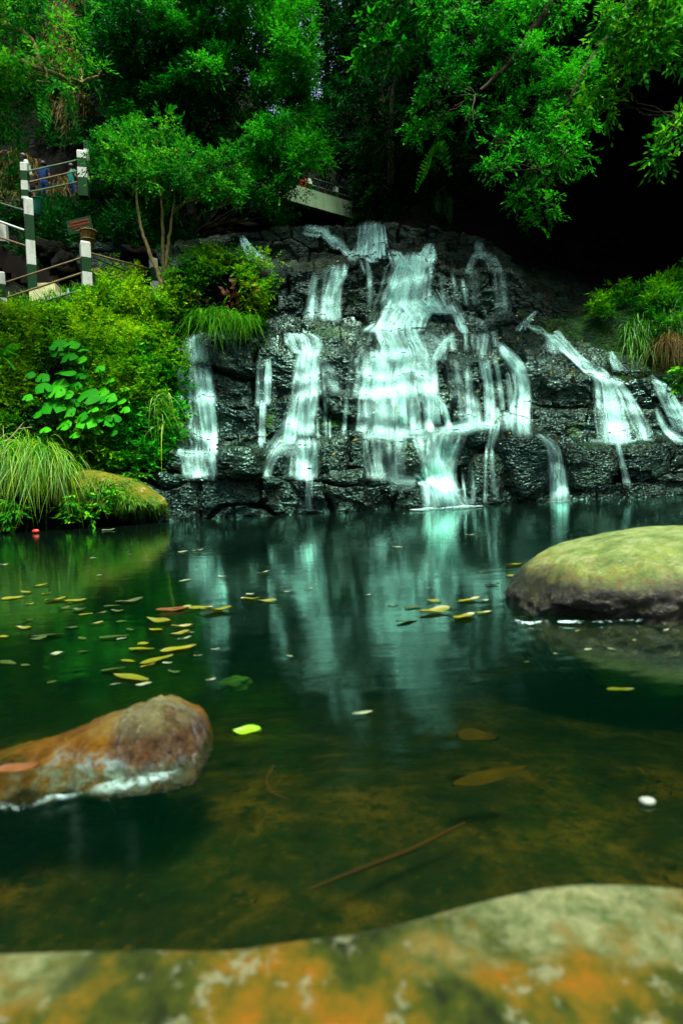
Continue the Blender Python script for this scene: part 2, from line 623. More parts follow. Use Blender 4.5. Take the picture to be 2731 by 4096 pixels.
M = dict(
    rock=m_rock(), veil=m_veil(), water=m_water(), bed=m_bed(), soil=m_soil(),
    boulder=m_near_boulder(), lstone=m_left_stone(), frock=m_front_rock(), mossrock=m_moss_rock(), bark=m_bark(), foam=m_foam(),
    white=m_paint('weathered_white_paint', (.30, .35, .29)), green=m_paint('dark_green_paint', (.0005, .026, .004), (.004, .010, .003), .4),
    bridge=m_paint('pale_bridge_concrete', (.10, .18, .095), (.03, .045, .018), .5, 5),
    rust=m_paint('rusty_pipe', (.09, .075, .035), (.05, .022, .004), .8, 14),
    gpipe=m_paint('green_pipe', (.02, .06, .03), (.10, .10, .06), .7, 12),
    conc=m_paint('brown_concrete', (.007, .0055, .0015), (.002, .002, .0008), .7, 4),
    patch=m_paint('peeling_white_concrete', (.36, .39, .19), (.10, .09, .012), .7, 5),
    l_mid=m_leaf('tree_leaf_green', [(.0002, .016, .001), (.0012, .10, .003), (.022, .32, .003)], .5, .06),
    l_lit=m_leaf('tree_leaf_bright', [(.001, .055, .002), (.010, .17, .004), (.10, .40, .006)]),
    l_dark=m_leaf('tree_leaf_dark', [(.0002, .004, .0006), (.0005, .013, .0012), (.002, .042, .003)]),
    l_yel=m_leaf('bank_leaf_yellow', [(.002, .05, .0004), (.03, .19, .001), (.19, .38, .002)]),
    l_bank=m_leaf('bank_leaf_green', [(.0008, .035, .001), (.012, .14, .0015), (.11, .33, .003)]),
    l_round=m_leaf('round_leaf', [(.002, .09, .001), (.008, .16, .001), (.024, .25, .002)], .6, .04, .25),
    l_grass=m_leaf('grass_blade', [(.006, .11, .001), (.055, .25, .001), (.22, .31, .002)], .5, .3),
    l_dry=m_leaf('dry_grass', [(.03, .024, .003), (.07, .052, .006), (.14, .11, .015)], .7, .15),
    l_brown=m_leaf('brown_leaf', [(.05, .018, .004), (.10, .040, .008), (.20, .10, .03)], .6, .2),
    l_fall=m_leaf('fallen_yellow_leaf', [(.015, .035, .0006), (.07, .085, .001), (.17, .16, .002)], .4, .3, .1),
    l_olive=m_leaf('fallen_olive_leaf', [(.003, .012, .001), (.014, .035, .002), (.05, .07, .003)], .5, .2, .1),
    l_sunk=m_leaf('sunken_leaf', [(.012, .008, .0004), (.026, .016, .0008), (.055, .030, .001)], .8, .02, .1),
    l_pale=m_leaf('pale_leaf', [(.05, .08, .03), (.09, .13, .06), (.18, .22, .12)], .4, .4, .1),
    l_lime=m_leaf('lime_leaf', [(.10, .28, .004), (.12, .32, .005), (.14, .35, .006)], .4, .4, .2),
)
M['palebark'] = m_paint('spotted_pale_bark', (.16, .14, .045), (.02, .018, .004), .9, 22)

# ------------------------------------------------------------------ world and light
SUN_EL, SUN_AZ = RAD(73), RAD(150)      # azimuth clockwise from +Y (north)
w = bpy.data.worlds.new("World")
scene.world = w
w.use_nodes = True
nt = w.node_tree
nt.nodes.clear()
sky = nt.nodes.new('ShaderNodeTexSky')
sky.sky_type = 'NISHITA'
sky.sun_disc = False
sky.sun_elevation = SUN_EL
sky.sun_rotation = SUN_AZ
sky.air_density = .7
sky.dust_density = 7.0
sky.ozone_density = 1.6
bg = nt.nodes.new('ShaderNodeBackground')
bg.inputs['Strength'].default_value = 0.05
wo = nt.nodes.new('ShaderNodeOutputWorld')
nt.links.new(sky.outputs[0], bg.inputs[0])
nt.links.new(bg.outputs[0], wo.inputs[0])
sl = bpy.data.lights.new('sun', 'SUN')
sl.energy = 1.5
sl.angle = RAD(14)
sl.color = (1.0, .96, .88)
so = bpy.data.objects.new('sun', sl)
COL.objects.link(so)
sdir = Vector((math.sin(SUN_AZ) * math.cos(SUN_EL), math.cos(SUN_AZ) * math.cos(SUN_EL), math.sin(SUN_EL)))
so.rotation_euler = sdir.to_track_quat('Z', 'Y').to_euler()
so.location = (0, 0, 40)
scene.view_settings.view_transform = 'Standard'
scene.view_settings.look = 'None'
scene.view_settings.exposure = 3.05
scene.view_settings.gamma = 1.0
scene.cycles.use_denoising = True
scene.cycles.max_bounces = 8
scene.cycles.diffuse_bounces = 3
scene.cycles.glossy_bounces = 3
scene.cycles.transparent_max_bounces = 64
scene.cycles.caustics_reflective = False
scene.cycles.caustics_refractive = False
scene.cycles.sample_clamp_indirect = 6.0


# ------------------------------------------------------------------ lofted terrain
def loft(curves, xs, counts, zfix=None):
    """curves: list of [(px,py,D) or (px,py)->on water]; returns base grid (len(xs), S, 3) following the polylines curve by curve"""
    Y, Z = [], []
    for c in curves:
        P = np.array([at(*q) if len(q) == 3 else on_water(*q) for q in c])
        o = np.argsort(P[:, 0])
        P = P[o]
        Y.append(np.interp(xs, P[:, 0], P[:, 1]))
        Z.append(np.interp(xs, P[:, 0], P[:, 2]))
    Y, Z = np.array(Y), np.array(Z)          # (K, nx)
    rows = []
    for k in range(len(curves) - 1):
        n = counts[k] if isinstance(counts, (list, tuple)) else counts
        t = np.arange(n) / n
        rows.append(np.stack([Y[k][None] * (1 - t[:, None]) + Y[k + 1][None] * t[:, None], Z[k][None] * (1 - t[:, None]) + Z[k + 1][None] * t[:, None]], -1))
    rows.append(np.stack([Y[-1], Z[-1]], -1)[None])
    G = np.concatenate(rows, 0)              # (S, nx, 2)
    S = G.shape[0]
    out = np.zeros((len(xs), S, 3))
    out[:, :, 0] = xs[:, None]
    out[:, :, 1:] = G.transpose(1, 0, 2)
    return out


def grid_normals(G):
    n = np.cross(np.gradient(G, axis=0), np.gradient(G, axis=1))
    n = nrm(n)
    return n


EXT_L, EXT_R = -900, 3600
DW, DA, DAb, DB, DBb, DC1, DC1b, DC, DC0, DFD, DLD, DFE, DLE = 10.0, 10.2, 10.55, 10.75, 11.1, 11.45, 11.65, 12.0, 12.5, 14.0, 14.4, 15.6, 16.0


def cv(D, pts):
    pts = [(EXT_L, pts[0][1])] + pts + [(EXT_R, pts[-1][1] + (EXT_R - pts[-1][0]) * -.052)]
    return [(x, y, D) for x, y in pts]


cl_under = [(x, y, DW - .02) for x, y in [(EXT_L, 2330), (600, 2250), (1400, 2210), (2731, 2150), (EXT_R, 2100)]]
cl_w = [(EXT_L, 2178, DW), (600, 2096, DW), (900, 2080, DW), (1400, 2052, DW), (1780, 2034, DW), (2230, 2010, DW), (2731, 1984, DW), (EXT_R, 1938, DW)]
cl_A = cv(DA, [(560, 1900), (690, 1912), (860, 1912), (1100, 1902), (1300, 1905), (1500, 1915), (1650, 1935), (1720, 1945), (1800, 1960), (1960, 1985), (2080, 1990), (2280, 1980), (2340, 1955), (2500, 1935), (2731, 1920)])
cl_Ab = cv(DAb, [(560, 1885), (690, 1895), (860, 1895), (1100, 1888), (1300, 1892), (1500, 1900), (1650, 1918), (1720, 1925), (1800, 1935), (1960, 1955), (2080, 1960), (2280, 1950), (2340, 1930), (2500, 1915), (2731, 1900)])
cl_B = cv(DB, [(560, 1830), (690, 1822), (740, 1830), (860, 1830), (900, 1800), (1040, 1785), (1130, 1775), (1240, 1772), (1300, 1752), (1480, 1745), (1700, 1745), (1850, 1738), (1990, 1735), (2100, 1760), (2300, 1772), (2400, 1768), (2560, 1762), (2731, 1770)])
cl_Bb = cv(DBb, [(560, 1818), (690, 1808), (860, 1808), (900, 1785), (1040, 1768), (1130, 1758), (1240, 1752), (1300, 1735), (1480, 1728), (1700, 1722), (1850, 1712), (1990, 1706), (2100, 1735), (2300, 1752), (2400, 1748), (2560, 1742), (2731, 1748)])
cl_C1 = cv(DC1, [(560, 1640), (720, 1600), (860, 1590), (1000, 1610), (1150, 1585), (1290, 1575), (1440, 1590), (1700, 1588), (1850, 1600), (2000, 1640), (2200, 1650), (2400, 1660), (2560, 1650), (2731, 1680)])
cl_C1b = cv(DC1b, [(560, 1628), (720, 1590), (860, 1580), (1000, 1600), (1150, 1574), (1290, 1566), (1440, 1580), (1700, 1576), (1850, 1588), (2000, 1628), (2200, 1638), (2400, 1648), (2560, 1640), (2731, 1668)])
cl_C = cv(DC, [(560, 1360), (720, 1350), (860, 1352), (1000, 1362), (1150, 1432), (1200, 1432), (1300, 1405), (1450, 1440), (1550, 1432), (1650, 1432), (1750, 1442), (1900, 1448), (2000, 1445), (2070, 1478), (2150, 1490), (2350, 1528), (2450, 1545), (2600, 1535), (2731, 1565)])
cl_C0 = cv(DC0, [(560, 1345), (720, 1338), (860, 1338), (1000, 1345), (1150, 1402), (1300, 1382), (1450, 1400), (1600, 1395), (1750, 1392), (1900, 1385), (2000, 1390), (2150, 1425), (2350, 1475), (2450, 1490), (2600, 1490), (2731, 1520)])
cl_FD = cv(DFD, [(560, 1310), (720, 1308), (1000, 1310), (1080, 1300), (1250, 1277), (1400, 1268), (1520, 1255), (1700, 1232), (1800, 1242), (1900, 1268), (2050, 1252), (2200, 1290), (2400, 1375), (2600, 1440), (2731, 1480)])
cl_LD = cv(DLD, [(560, 1090), (900, 1120), (1000, 1115), (1200, 1092), (1300, 1070), (1400, 1062), (1500, 1052), (1570, 1030), (1720, 1020), (1800, 1085), (1900, 1090), (2050, 1085), (2120, 1200), (2300, 1280), (2500, 1330), (2731, 1360)])
cl_FE = cv(DFE, [(560, 1040), (900, 1045), (1200, 1035), (1400, 1030), (1530, 1018), (1600, 1005), (1750, 1000), (1900, 1040), (2050, 1070), (2120, 1150), (2731, 1300)])
cl_LE = cv(DLE, [(560, 985), (970, 950), (1100, 932), (1230, 925), (1300, 925), (1430, 905), (1540, 900), (1700, 912), (1850, 955), (1950, 985), (2050, 1040), (2120, 1120), (2731, 1280)])
cl_R = cv(21.0, [(560, 1010), (1230, 985), (1430, 965), (1700, 960), (1950, 985), (2731, 1230)])
cl_R2 = cv(30.0, [(560, 1010), (1230, 985), (1430, 965), (1700, 960), (1950, 985), (2731, 1230)])
CURVES = [cl_under, cl_w, cl_A, cl_Ab, cl_B, cl_Bb, cl_C1, cl_C1b, cl_C, cl_C0, cl_FD, cl_LD, cl_FE, cl_LE, cl_R, cl_R2]
CNT = [4, 30, 14, 32, 12, 44, 8, 72, 22, 56, 58, 34, 34, 18, 8]
XS = np.arange(-7.0, 12.5, .027)
base = loft(CURVES, XS, CNT)
base[:, :, 1] = smooth1(base[:, :, 1], 4, 0)
base[:, :, 2] = smooth1(base[:, :, 2], 4, 0)
base[:, :, 1:] = smooth1(base[:, :, 1:], 1.2, 1)
Nn = grid_normals(base)
if Nn[:, :, 1].mean() > 0:
    Nn = -Nn
seg = np.linalg.norm(np.diff(base, axis=1), axis=2)
Sarc = np.concatenate([np.zeros((len(XS), 1)), np.cumsum(seg, 1)], 1).mean(0)[None] + 0 * base[:, :, 0]
Xg = base[:, :, 0]
warp = .35 * vnoise(base * .8, 5)
Zg = base[:, :, 2]
steep = np.clip(np.abs(Nn[:, :, 1]) * 1.6 - .35, 0, 1)
wz = .30 * vnoise(np.stack([Xg * .55, Zg * .5, 0 * Xg], -1), 15) + .10 * vnoise(np.stack([Xg * 2, Zg * 2, 0 * Xg], -1), 16)
q = (Sarc + wz) * 1.75
lay = np.floor(q)
fq = q - lay
hl = _h(lay, lay * 0, lay * 0, 77)
xb_ = (Xg + .16 * vnoise(np.stack([Zg * 2.2, Xg * .8, 0 * Xg], -1), 17)) * (.75 + .7 * hl) + hl * 13.7
col_ = np.floor(xb_)
fx_ = xb_ - col_
idv = _h(lay, col_, lay * 0, 78)
idt = _h(lay, col_, lay * 0 + 1, 79)
edx = np.minimum(fx_, 1 - fx_) / (.75 + .7 * hl)
edz = np.minimum(fq, 1 - fq) / 1.75
ed_ = np.minimum(edx, edz)
rnd_ = np.clip(ed_ / .05, 0, 1)
disp = .34 * (idv - .5) + .14 * (hl - .5) + .20 * (fq - .5) * (.4 + idt) + .18 * (idt - .5) * (fx_ - .5)
disp -= .12 * (1 - rnd_) ** 2 + .16 * np.exp(-ed_ / .015)
disp *= .35 + .65 * steep
b1, b2, idb = worley((Xg + warp) * 2.1 + 7, (Sarc + .3 * warp) * 3.6, 4)
c1, c2, idc = worley(Xg * 6 + 1, Sarc * 9, 6)
disp += .09 * (idb - .5) - .03 * np.exp(-(b2 - b1) / .07)
disp += .04 * (idc - .5) + .10 * fbm(base * 1.1, 5, 9) + .05 * fbm(base * np.array([5, 5, 9]), 4, 11)
disp *= np.clip((Sarc - .05) / .3, .3, 1)
cliff = base + Nn * disp[..., None]
cliff[:, :, 2] += .05 * np.abs(fbm(base * 2.0, 3, 21)) * (Nn[:, :, 2] > .6)
mossa = np.zeros(Xg.shape)


def moss_patch(px, py, rpx, strength):
    global mossa
    D = 12.0
    # distance in the picture plane of the rock point itself: world point from its own depth
    v = cliff - CAMP
    c = v @ RN
    u_ = W_ / 2 + F_ * c[..., 0] / -c[..., 2]
    v_ = H_ / 2 - F_ * c[..., 1] / -c[..., 2]
    d = np.hypot((u_ - px) / rpx[0], (v_ - py) / rpx[1])
    mossa = np.maximum(mossa, strength * np.clip(1.25 - d + .5 * fbm(cliff * 5, 3, 31), 0, 1))


for px, py, r, s in [(1340, 1690, (70, 30), .9), (1265, 1700, (30, 30), .8), (1080, 1680, (30, 40), .8), (2350, 1320, (170, 60), .9), (2500, 1400, (120, 50), .7), (2260, 1290, (60, 40), .5), (1420, 1210, (40, 25), .6), (2290, 1720, (30, 40), .6),
                     (1330, 1330, (90, 30), .5), (730, 1690, (40, 40), .4), (2620, 1450, (90, 70), .9)]:
    moss_patch(px, py, r, s)
cF = grid_faces(*cliff.shape[:2])
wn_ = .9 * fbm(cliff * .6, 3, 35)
DRY_SHADE = np.maximum(np.clip((cliff[..., 2] + wn_ - 4.3) / 1.3, 0, 1), np.clip((cliff[..., 0] + wn_ - 3.6) / .8, 0, 1) * np.clip((cliff[..., 2] - 3.4) / .5, 0, 1)) * .9  # dulls the high and right rock, standing in for canopy shade
ro = link('rock_cliff', raw_mesh('rock_cliff', cliff.reshape(-1, 3), cF[:, ::-1], {'moss': mossa, 'tone': idt, 'dry': DRY_SHADE}), None, M['rock'])
tag(ro, 'terraced wet black rock face behind the falls', 'rock face', kind='structure')
CV = cliff.reshape(-1, 3)

# boulders standing at the foot of the face --------------------------------
ICO = {}


def ico(n):
    if n not in ICO:
        bm = bmesh.new()
        bmesh.ops.create_icosphere(bm, subdivisions=n, radius=1)
        bm.verts.ensure_lookup_table()
        V = np.array([v.co for v in bm.verts])
        Ft = np.array([[v.index for v in f.verts] for f in bm.faces])
        bm.free()
        ICO[n] = (V, Ft)
    return ICO[n]


def rock_shape(size, e=.55, rough=.10, seed=0, sub=5, crack=.06):
    V, Ft = ico(sub)
    m = (np.abs(V) ** (2 / e)).sum(1) ** (-e / 2)
    P = V * m[:, None]
    n = fbm(P * 1.3 + seed * 7.1, 5, seed)
    a, b, i = worley(P[:, 0] * 1.6 + P[:, 1] * .9 + seed, P[:, 2] * 2.0 + P[:, 1] * .5, seed)
    P = P * (1 + rough * n * 1.6 + rough * .8 * (i - .5) - crack * np.exp(-(b - a) / .06))[:, None]
    return P * np.array(size), Ft


ALLV, ALLF = [CV], [np.vstack([cF[:, [0, 1, 2]], cF[:, [0, 2, 3]]])]
NV = len(CV)


def solid(V, Ft):
    global NV
    ALLV.append(V)
    ALLF.append(Ft[:, :3] + NV)
    NV += len(V)


BL = 'dark wet boulders at the foot of the falls'
for k, (x0, y0, x1, y1, D, lab, sd, e) in enumerate([
    (1978, 1700, 2205, 1995, 10.45, 'large wedge shaped dark boulder left of the narrow single fall', 3, .7),
    (1860, 1705, 1985, 1800, 10.75, 'small dark pointed boulder between the main fall and the wedge boulder', 4, .75),
    (860, 1793, 1052, 1912, 10.45, 'squarish grey green block right of the far left fall', 7, .5),
    (1262, 1755, 1400, 1900, 10.5, 'cracked dark block left of the thin veil beside the main fall', 8, .55),
    (1395, 1770, 1480, 1890, 10.5, 'narrow dark block next to the cracked block', 9, .5),
    (1545, 1775, 1690, 1905, 10.5, 'rounded wet block between the thin veil and the main fall', 12, .6),
    (1060, 1800, 1160, 1905, 10.55, 'rounded rock under the second fall from the left', 14, .65),
    (2255, 1780, 2440, 1980, 10.45, 'broad dark slab right of the narrow single fall', 16, .6),
    (2430, 1775, 2640, 1935, 10.5, 'rounded dark boulder under the right cascade', 17, .65),
    (1880, 1830, 2010, 2010, 10.3, 'low dark block right of the bright plunge', 19, .6),
]):
    c = at((x0 + x1) / 2, (y0 + y1) / 2, D)
    sx, sz = px_size(D, (x1 - x0) / 2) * 1.08, px_size(D, (y1 - y0) / 2) * 1.12
    V, Ft = rock_shape((sx, min(.55, sx * .9), sz), e, .10, sd)
    a = .25 * math.sin(sd * 2.3)
    Rz = np.array([[math.cos(a), -math.sin(a), 0], [math.sin(a), math.cos(a), 0], [0, 0, 1]])
    V = V @ Rz.T
    if k == 0:      # wedge: high at its left, sloping down to the right
        V[:, 2] *= 1 - .28 * np.clip(V[:, 0] / sx, -1, 1) * (V[:, 2] > 0)
    V = V + c
    o = link('boulder', raw_mesh('boulder', V, Ft, {'moss': .3 * np.clip(fbm(V * 3, 3, sd) + .1, 0, 1), 'tone': np.full(len(V), (sd * .37) % 1.0), 'dry': np.zeros(len(V))}), None, M['rock'])
    tag(o, lab, 'boulder', BL)
    solid(V, Ft)

BVH = BVHTree.FromPolygons(np.vstack(ALLV).tolist(), np.vstack(ALLF).tolist())


def hit(bvh, px, py, far=60.0):
    d = rays(px, py)
    r = bvh.ray_cast(Vector(CAMP), Vector(d).normalized(), far)
    return r


# ------------------------------------------------------------------ falls
WRNG = np.random.default_rng(900)


def cast_depth(PX, PY):
    R = rays(PX, PY)
    R = R / R[..., 1:2]
    D = np.full(R.shape[:-1], np.nan)
    for idx in np.ndindex(*D.shape):
        r = BVH.ray_cast(Vector(CAMP), Vector(R[idx]).normalized(), 60)
        if r[0] is not None:
            D[idx] = r[0].y
    if np.isnan(D).any():
        D = np.where(np.isnan(D), np.nanmedian(D) if not np.isnan(D).all() else 12.0, D)
    return R, D


def drape(D, a=2.2, off=.05):
    E = D.copy()
    for sft in (1, 2, 3):
        if E.shape[0] > sft:
            E[sft:] = np.minimum(E[sft:], D[:-sft])
    E = smooth1(E, a, 0)
    E = smooth1(np.minimum(E, D), .8, 0)
    return np.minimum(E - off, D - .015)


def path_of(pts, step):
    P = np.array(pts, float)
    if abs(P[-1, 1] - P[0, 1]) > 20:
        a, b = P[1, :2] - P[0, :2], P[-1, :2] - P[-2, :2]
        P = np.vstack([[*(P[0, :2] - a / np.hypot(*a) * 16), P[0, 2] * .9], P, [*(P[-1, :2] + b / np.hypot(*b) * 14), P[-1, 2] * 1.05]])
    L = np.concatenate([[0], np.cumsum(np.hypot(np.diff(P[:, 0]), np.diff(P[:, 1])))])
    n = max(7, int(L[-1] / step))
    s = np.linspace(0, L[-1], n)
    c = np.stack([np.interp(s, L, P[:, k]) for k in range(3)], 1)
    c[:, 0] = smooth1(c[:, 0], 3.6, 0)
    c[:, 1] = np.where((s > 0) & (s < L[-1]), smooth1(c[:, 1], 1.0, 0), c[:, 1])
    c[:, 2] = smooth1(c[:, 2], 2.0, 0)
    T = np.gradient(c[:, :2], axis=0)
    T = T / np.maximum(np.linalg.norm(T, axis=1, keepdims=True), 1e-6)
    N = np.stack([T[:, 1], -T[:, 0]], 1)
    # keep the cross direction level on steep stretches so that sheets hang straight
    flat = np.abs(T[:, 0]) > .86
    N = np.where(flat[:, None], N, np.array([1.0, 0.0])[None])
    return s, L[-1], c, N


def bell(x):
    x = np.clip(1 - np.abs(x), 0, 1)
    return x * x * (3 - 2 * x)


def ends(s, L, a, b):
    f = np.clip(s / max(1e-3, min(a * L, 34)), 0, 1) * np.clip((L - s) / max(1e-3, min(b * L, 24)), 0, 1)
    return f * f * (3 - 2 * f)


def strand(pts, dens=.8, top=.14, bot=.07, thr=1.0, veil=.8):
    """water draped over the rock along photo points (px, py, half width): one thin soft veil and many fine threads"""
    out = []
    s, L, c, N = path_of(pts, 8.0)
    hw = c[:, 2]
    m = max(7, int(hw.max() / 3.5))
    uu = np.linspace(-1.4, 1.4, m)
    PX = c[:, 0][:, None] + N[:, 0][:, None] * uu[None] * hw[:, None]
    PY = c[:, 1][:, None] + N[:, 1][:, None] * uu[None] * hw[:, None]
    PY = PY + 5.0 * vnoise(np.stack([PX / 23.0, PY / 60.0, 0 * PX], -1), 12)
    R, D = cast_depth(PX, PY)
    E = drape(D, 1.6, .04)
    E = np.minimum(smooth1(E, 1.0, 1), D - .03)
    V = CAMP + R * E[..., None]
    V[..., 2] = np.maximum(V[..., 2], -.03)
    st = np.abs(np.gradient(smooth1(D, 1.2, 0), axis=0))
    br = np.clip(smooth1(st, 1.0, 0) * 3.2, 0, .5)
    dn = dens * veil * (.50 + 1.5 * br)
    ed = bell(uu / 1.4 * .98)[None] ** 1.1 * ends(s, L, top, bot)[:, None]
    out.append((V, (s / 100.0)[:, None] + 0 * PX, uu[None] * hw[:, None] / 40.0, dn, ed))
    nt_ = int(thr * (4 + dens * hw.mean() * 2 / 3.0))
    for k in range(nt_):
        u0 = WRNG.uniform(-1, 1)
        u0 = np.sign(u0) * np.abs(u0) ** 1.15
        f0 = WRNG.uniform(0, .10) if WRNG.uniform() < .6 else WRNG.uniform(.05, .7)
        f1 = 1 - WRNG.uniform(0, .06) if WRNG.uniform() < .6 else WRNG.uniform(f0 + .2, 1.0) if f0 < .7 else 1.0
        i0, i1 = int(f0 * (len(s) - 1)), max(int(f0 * (len(s) - 1)) + 5, int(f1 * (len(s) - 1)))
        i1 = min(i1, len(s) - 1)
        if i1 - i0 < 4:
            continue
        sl_ = slice(i0, i1 + 1)
        ss = s[sl_] - s[i0]
        u = u0 * (1.12 if k % 4 else 1.4) + .10 * vnoise(np.stack([ss / 55.0, 0 * ss + k * 3.3, 0 * ss + SEED[0]], -1), 13)
        wt = WRNG.uniform(2.4, 7.5) * (1 + .010 * hw.mean()) * (1 + .5 * (WRNG.uniform() < .2))
        prof = np.clip(.55 + ss / 80.0, .55, 1.25)
        cc = np.array([-1, -.5, 0, .5, 1.0])
        cxp = c[sl_, 0] + N[sl_, 0] * u * hw[sl_]
        cyp = c[sl_, 1] + N[sl_, 1] * u * hw[sl_]
        R, D = cast_depth(cxp, cyp)
        E = drape(D, 1.5, WRNG.uniform(.04, .09))
        PX = cxp[:, None] + N[sl_, 0][:, None] * cc[None] * (wt * prof)[:, None]
        PY = cyp[:, None] + N[sl_, 1][:, None] * cc[None] * (wt * prof)[:, None]
        R2 = rays(PX, PY)
        R2 = R2 / R2[..., 1:2]
        V = CAMP + R2 * E[:, None, None]
        V[..., 2] = np.maximum(V[..., 2], -.03)
        st = np.abs(np.gradient(smooth1(D, 1.0, 0)))
        a = min(1.15, dens) * WRNG.uniform(.06, .80) ** 1.3 * (.8 + np.clip(st * 3, 0, .5))
        ed = bell(cc * .97)[None] * ends(ss, max(ss[-1], 1), .22, .10)[:, None]
        out.append((V, (s[sl_] / 100.0)[:, None] + 0 * PX, (u * hw[sl_])[:, None] / 40.0 + cc[None] * .02, a[:, None] + 0 * PX, ed))
    return out


SEED = [0.0]


def waterfall(label, strands, name='waterfall'):
    VV, FF, at_ = [], [], dict(u=[], w=[], dens=[], edge=[], seed=[])
    n0 = 0
    for st in strands:
        pts, dens = st[0], st[1]
        kw = st[2] if len(st) > 2 else {}
        SEED[0] += 3.7
        for V, u, w_, dn, e in strand(pts, dens, **kw):
            VV.append(V.reshape(-1, 3))
            FF.append(grid_faces(*V.shape[:2]) + n0)
            n0 += V.shape[0] * V.shape[1]
            for k, a in (('u', u), ('w', w_), ('dens', dn), ('edge', e), ('seed', np.full(u.shape, SEED[0]))):
                at_[k].append(np.broadcast_to(a, u.shape).ravel())
    me = raw_mesh(name, np.vstack(VV), np.vstack(FF), {k: np.concatenate(a) for k, a in at_.items()})
    o = link(name, me, None, M['veil'])
    tag(o, label, 'waterfall', 'cascades down the rock face')
    return o


waterfall('main white cascade stepping down the middle of the rock face into the pool', [
    ([(1498, 898, 28), (1500, 950, 32), (1497, 1022, 40)], 1.0),
    ([(1452, 905, 22), (1450, 960, 22), (1440, 1012, 26)], .4),
    ([(1578, 1014, 22), (1592, 1040, 30), (1612, 1070, 36)], .85),
    ([(1722, 986, 12), (1712, 1020, 24), (1690, 1060, 40)], .85),
    ([(1655, 1022, 55), (1648, 1090, 78), (1630, 1170, 84), (1620, 1236, 92)], .95),
    ([(1660, 1205, 70), (1700, 1232, 62), (1745, 1252, 40)], .7),
    ([(1625, 1225, 80), (1590, 1265, 62), (1568, 1315, 78), (1590, 1360, 70), (1610, 1400, 84), (1620, 1440, 96)], .95),
    ([(1520, 1300, 40), (1490, 1322, 52)], .75),
    ([(1590, 1405, 130), (1590, 1450, 130), (1580, 1520, 130), (1580, 1595, 138)], .60),
    ([(1510, 1440, 48), (1500, 1520, 50), (1500, 1595, 56)], .8),
    ([(1592, 1500, 20), (1590, 1600, 24), (1592, 1700, 30)], .9),
    ([(1650, 1445, 36), (1690, 1500, 30), (1712, 1580, 22), (1716, 1650, 18), (1718, 1720, 20)], .8),
    ([(1560, 1580, 112), (1550, 1650, 102), (1550, 1735, 112)], .62),
    ([(1448, 1742, 9), (1560, 1746, 15), (1680, 1738, 20), (1800, 1728, 22), (1900, 1710, 18), (1990, 1700, 10)], .7, dict(thr=.5)),
    ([(1448, 1590, 8), (1520, 1582, 14), (1600, 1592, 12), (1720, 1602, 8)], .6, dict(thr=.5)),
    ([(1470, 1438, 8), (1560, 1425, 14), (1660, 1428, 12), (1730, 1440, 8)], .5, dict(thr=.5)),
    ([(1500, 1745, 50), (1505, 1830, 46), (1520, 1912, 52)], .38),
    ([(1595, 1745, 30), (1580, 1830, 26), (1590, 1910, 30)], .35),
    ([(1760, 1738, 84), (1752, 1785, 68), (1748, 1850, 48), (1752, 1930, 44), (1775, 1985, 58), (1790, 2036, 74)], 1.15),
    ([(1755, 1800, 30), (1756, 1900, 30), (1772, 1970, 44), (1786, 2036, 62)], 1.2),
    ([(1765, 1105, 12), (1772, 1150, 12), (1780, 1215, 14)], .22),
    ([(1810, 1105, 10), (1815, 1190, 12)], .2),
    ([(1470, 1045, 8), (1482, 1120, 7), (1480, 1225, 9)], .35),
    ([(1440, 1048, 7), (1462, 1090, 8)], .3),
    ([(1700, 1250, 30), (1680, 1290, 24), (1672, 1320, 18)], .5),
    ([(1640, 1330, 40), (1690, 1362, 50), (1750, 1385, 30)], .4),
    ([(1660, 1590, 20), (1662, 1660, 22), (1668, 1728, 24)], .4),
    ([(1550, 1905, 30), (1600, 1920, 40), (1680, 1925, 30)], .35),
    ([(1690, 1900, 30), (1730, 1935, 34), (1745, 1990, 40), (1750, 2035, 50)], .8),
    ([(1850, 1900, 6), (1856, 1960, 6), (1862, 2015, 8)], .35),
    ([(1885, 1890, 5), (1890, 1950, 5), (1890, 2010, 8)], .3),
    ([(1830, 1780, 26), (1800, 1830, 22), (1802, 1960, 16), (1822, 2028, 14)], .7),
])
waterfall('second cascade from the left spreading from a shallow pool down three steps', [
    ([(1190, 1335, 50), (1230, 1352, 70), (1220, 1385, 76), (1235, 1412, 40)], .62),
    ([(1240, 1400, 32), (1232, 1440, 42), (1228, 1500, 44), (1232, 1585, 50)], .92),
    ([(1268, 1432, 30), (1310, 1480, 36), (1345, 1570, 26)], .22),
    ([(1215, 1578, 52), (1200, 1650, 54), (1190, 1745, 58)], .85),
    ([(1172, 1630, 22), (1160, 1700, 24), (1150, 1770, 24)], .6),
    ([(1225, 1765, 55), (1228, 1830, 36), (1228, 1908, 38)], .85),
    ([(1270, 1690, 5), (1272, 1740, 5)], .4),
    ([(1320, 1680, 4), (1322, 1745, 5)], .35),
    ([(1385, 1590, 7), (1382, 1640, 6), (1378, 1690, 8), (1372, 1730, 8)], .4),
    ([(1300, 1590, 10), (1302, 1660, 9), (1304, 1730, 10)], .22),
    ([(1180, 1772, 50), (1110, 1790, 40), (1075, 1850, 18), (1066, 1900, 16)], .45),
    ([(1200, 1790, 40), (1190, 1905, 44)], .4),
    ([(1240, 1900, 10), (1236, 1960, 8), (1240, 2030, 14)], .4),
])
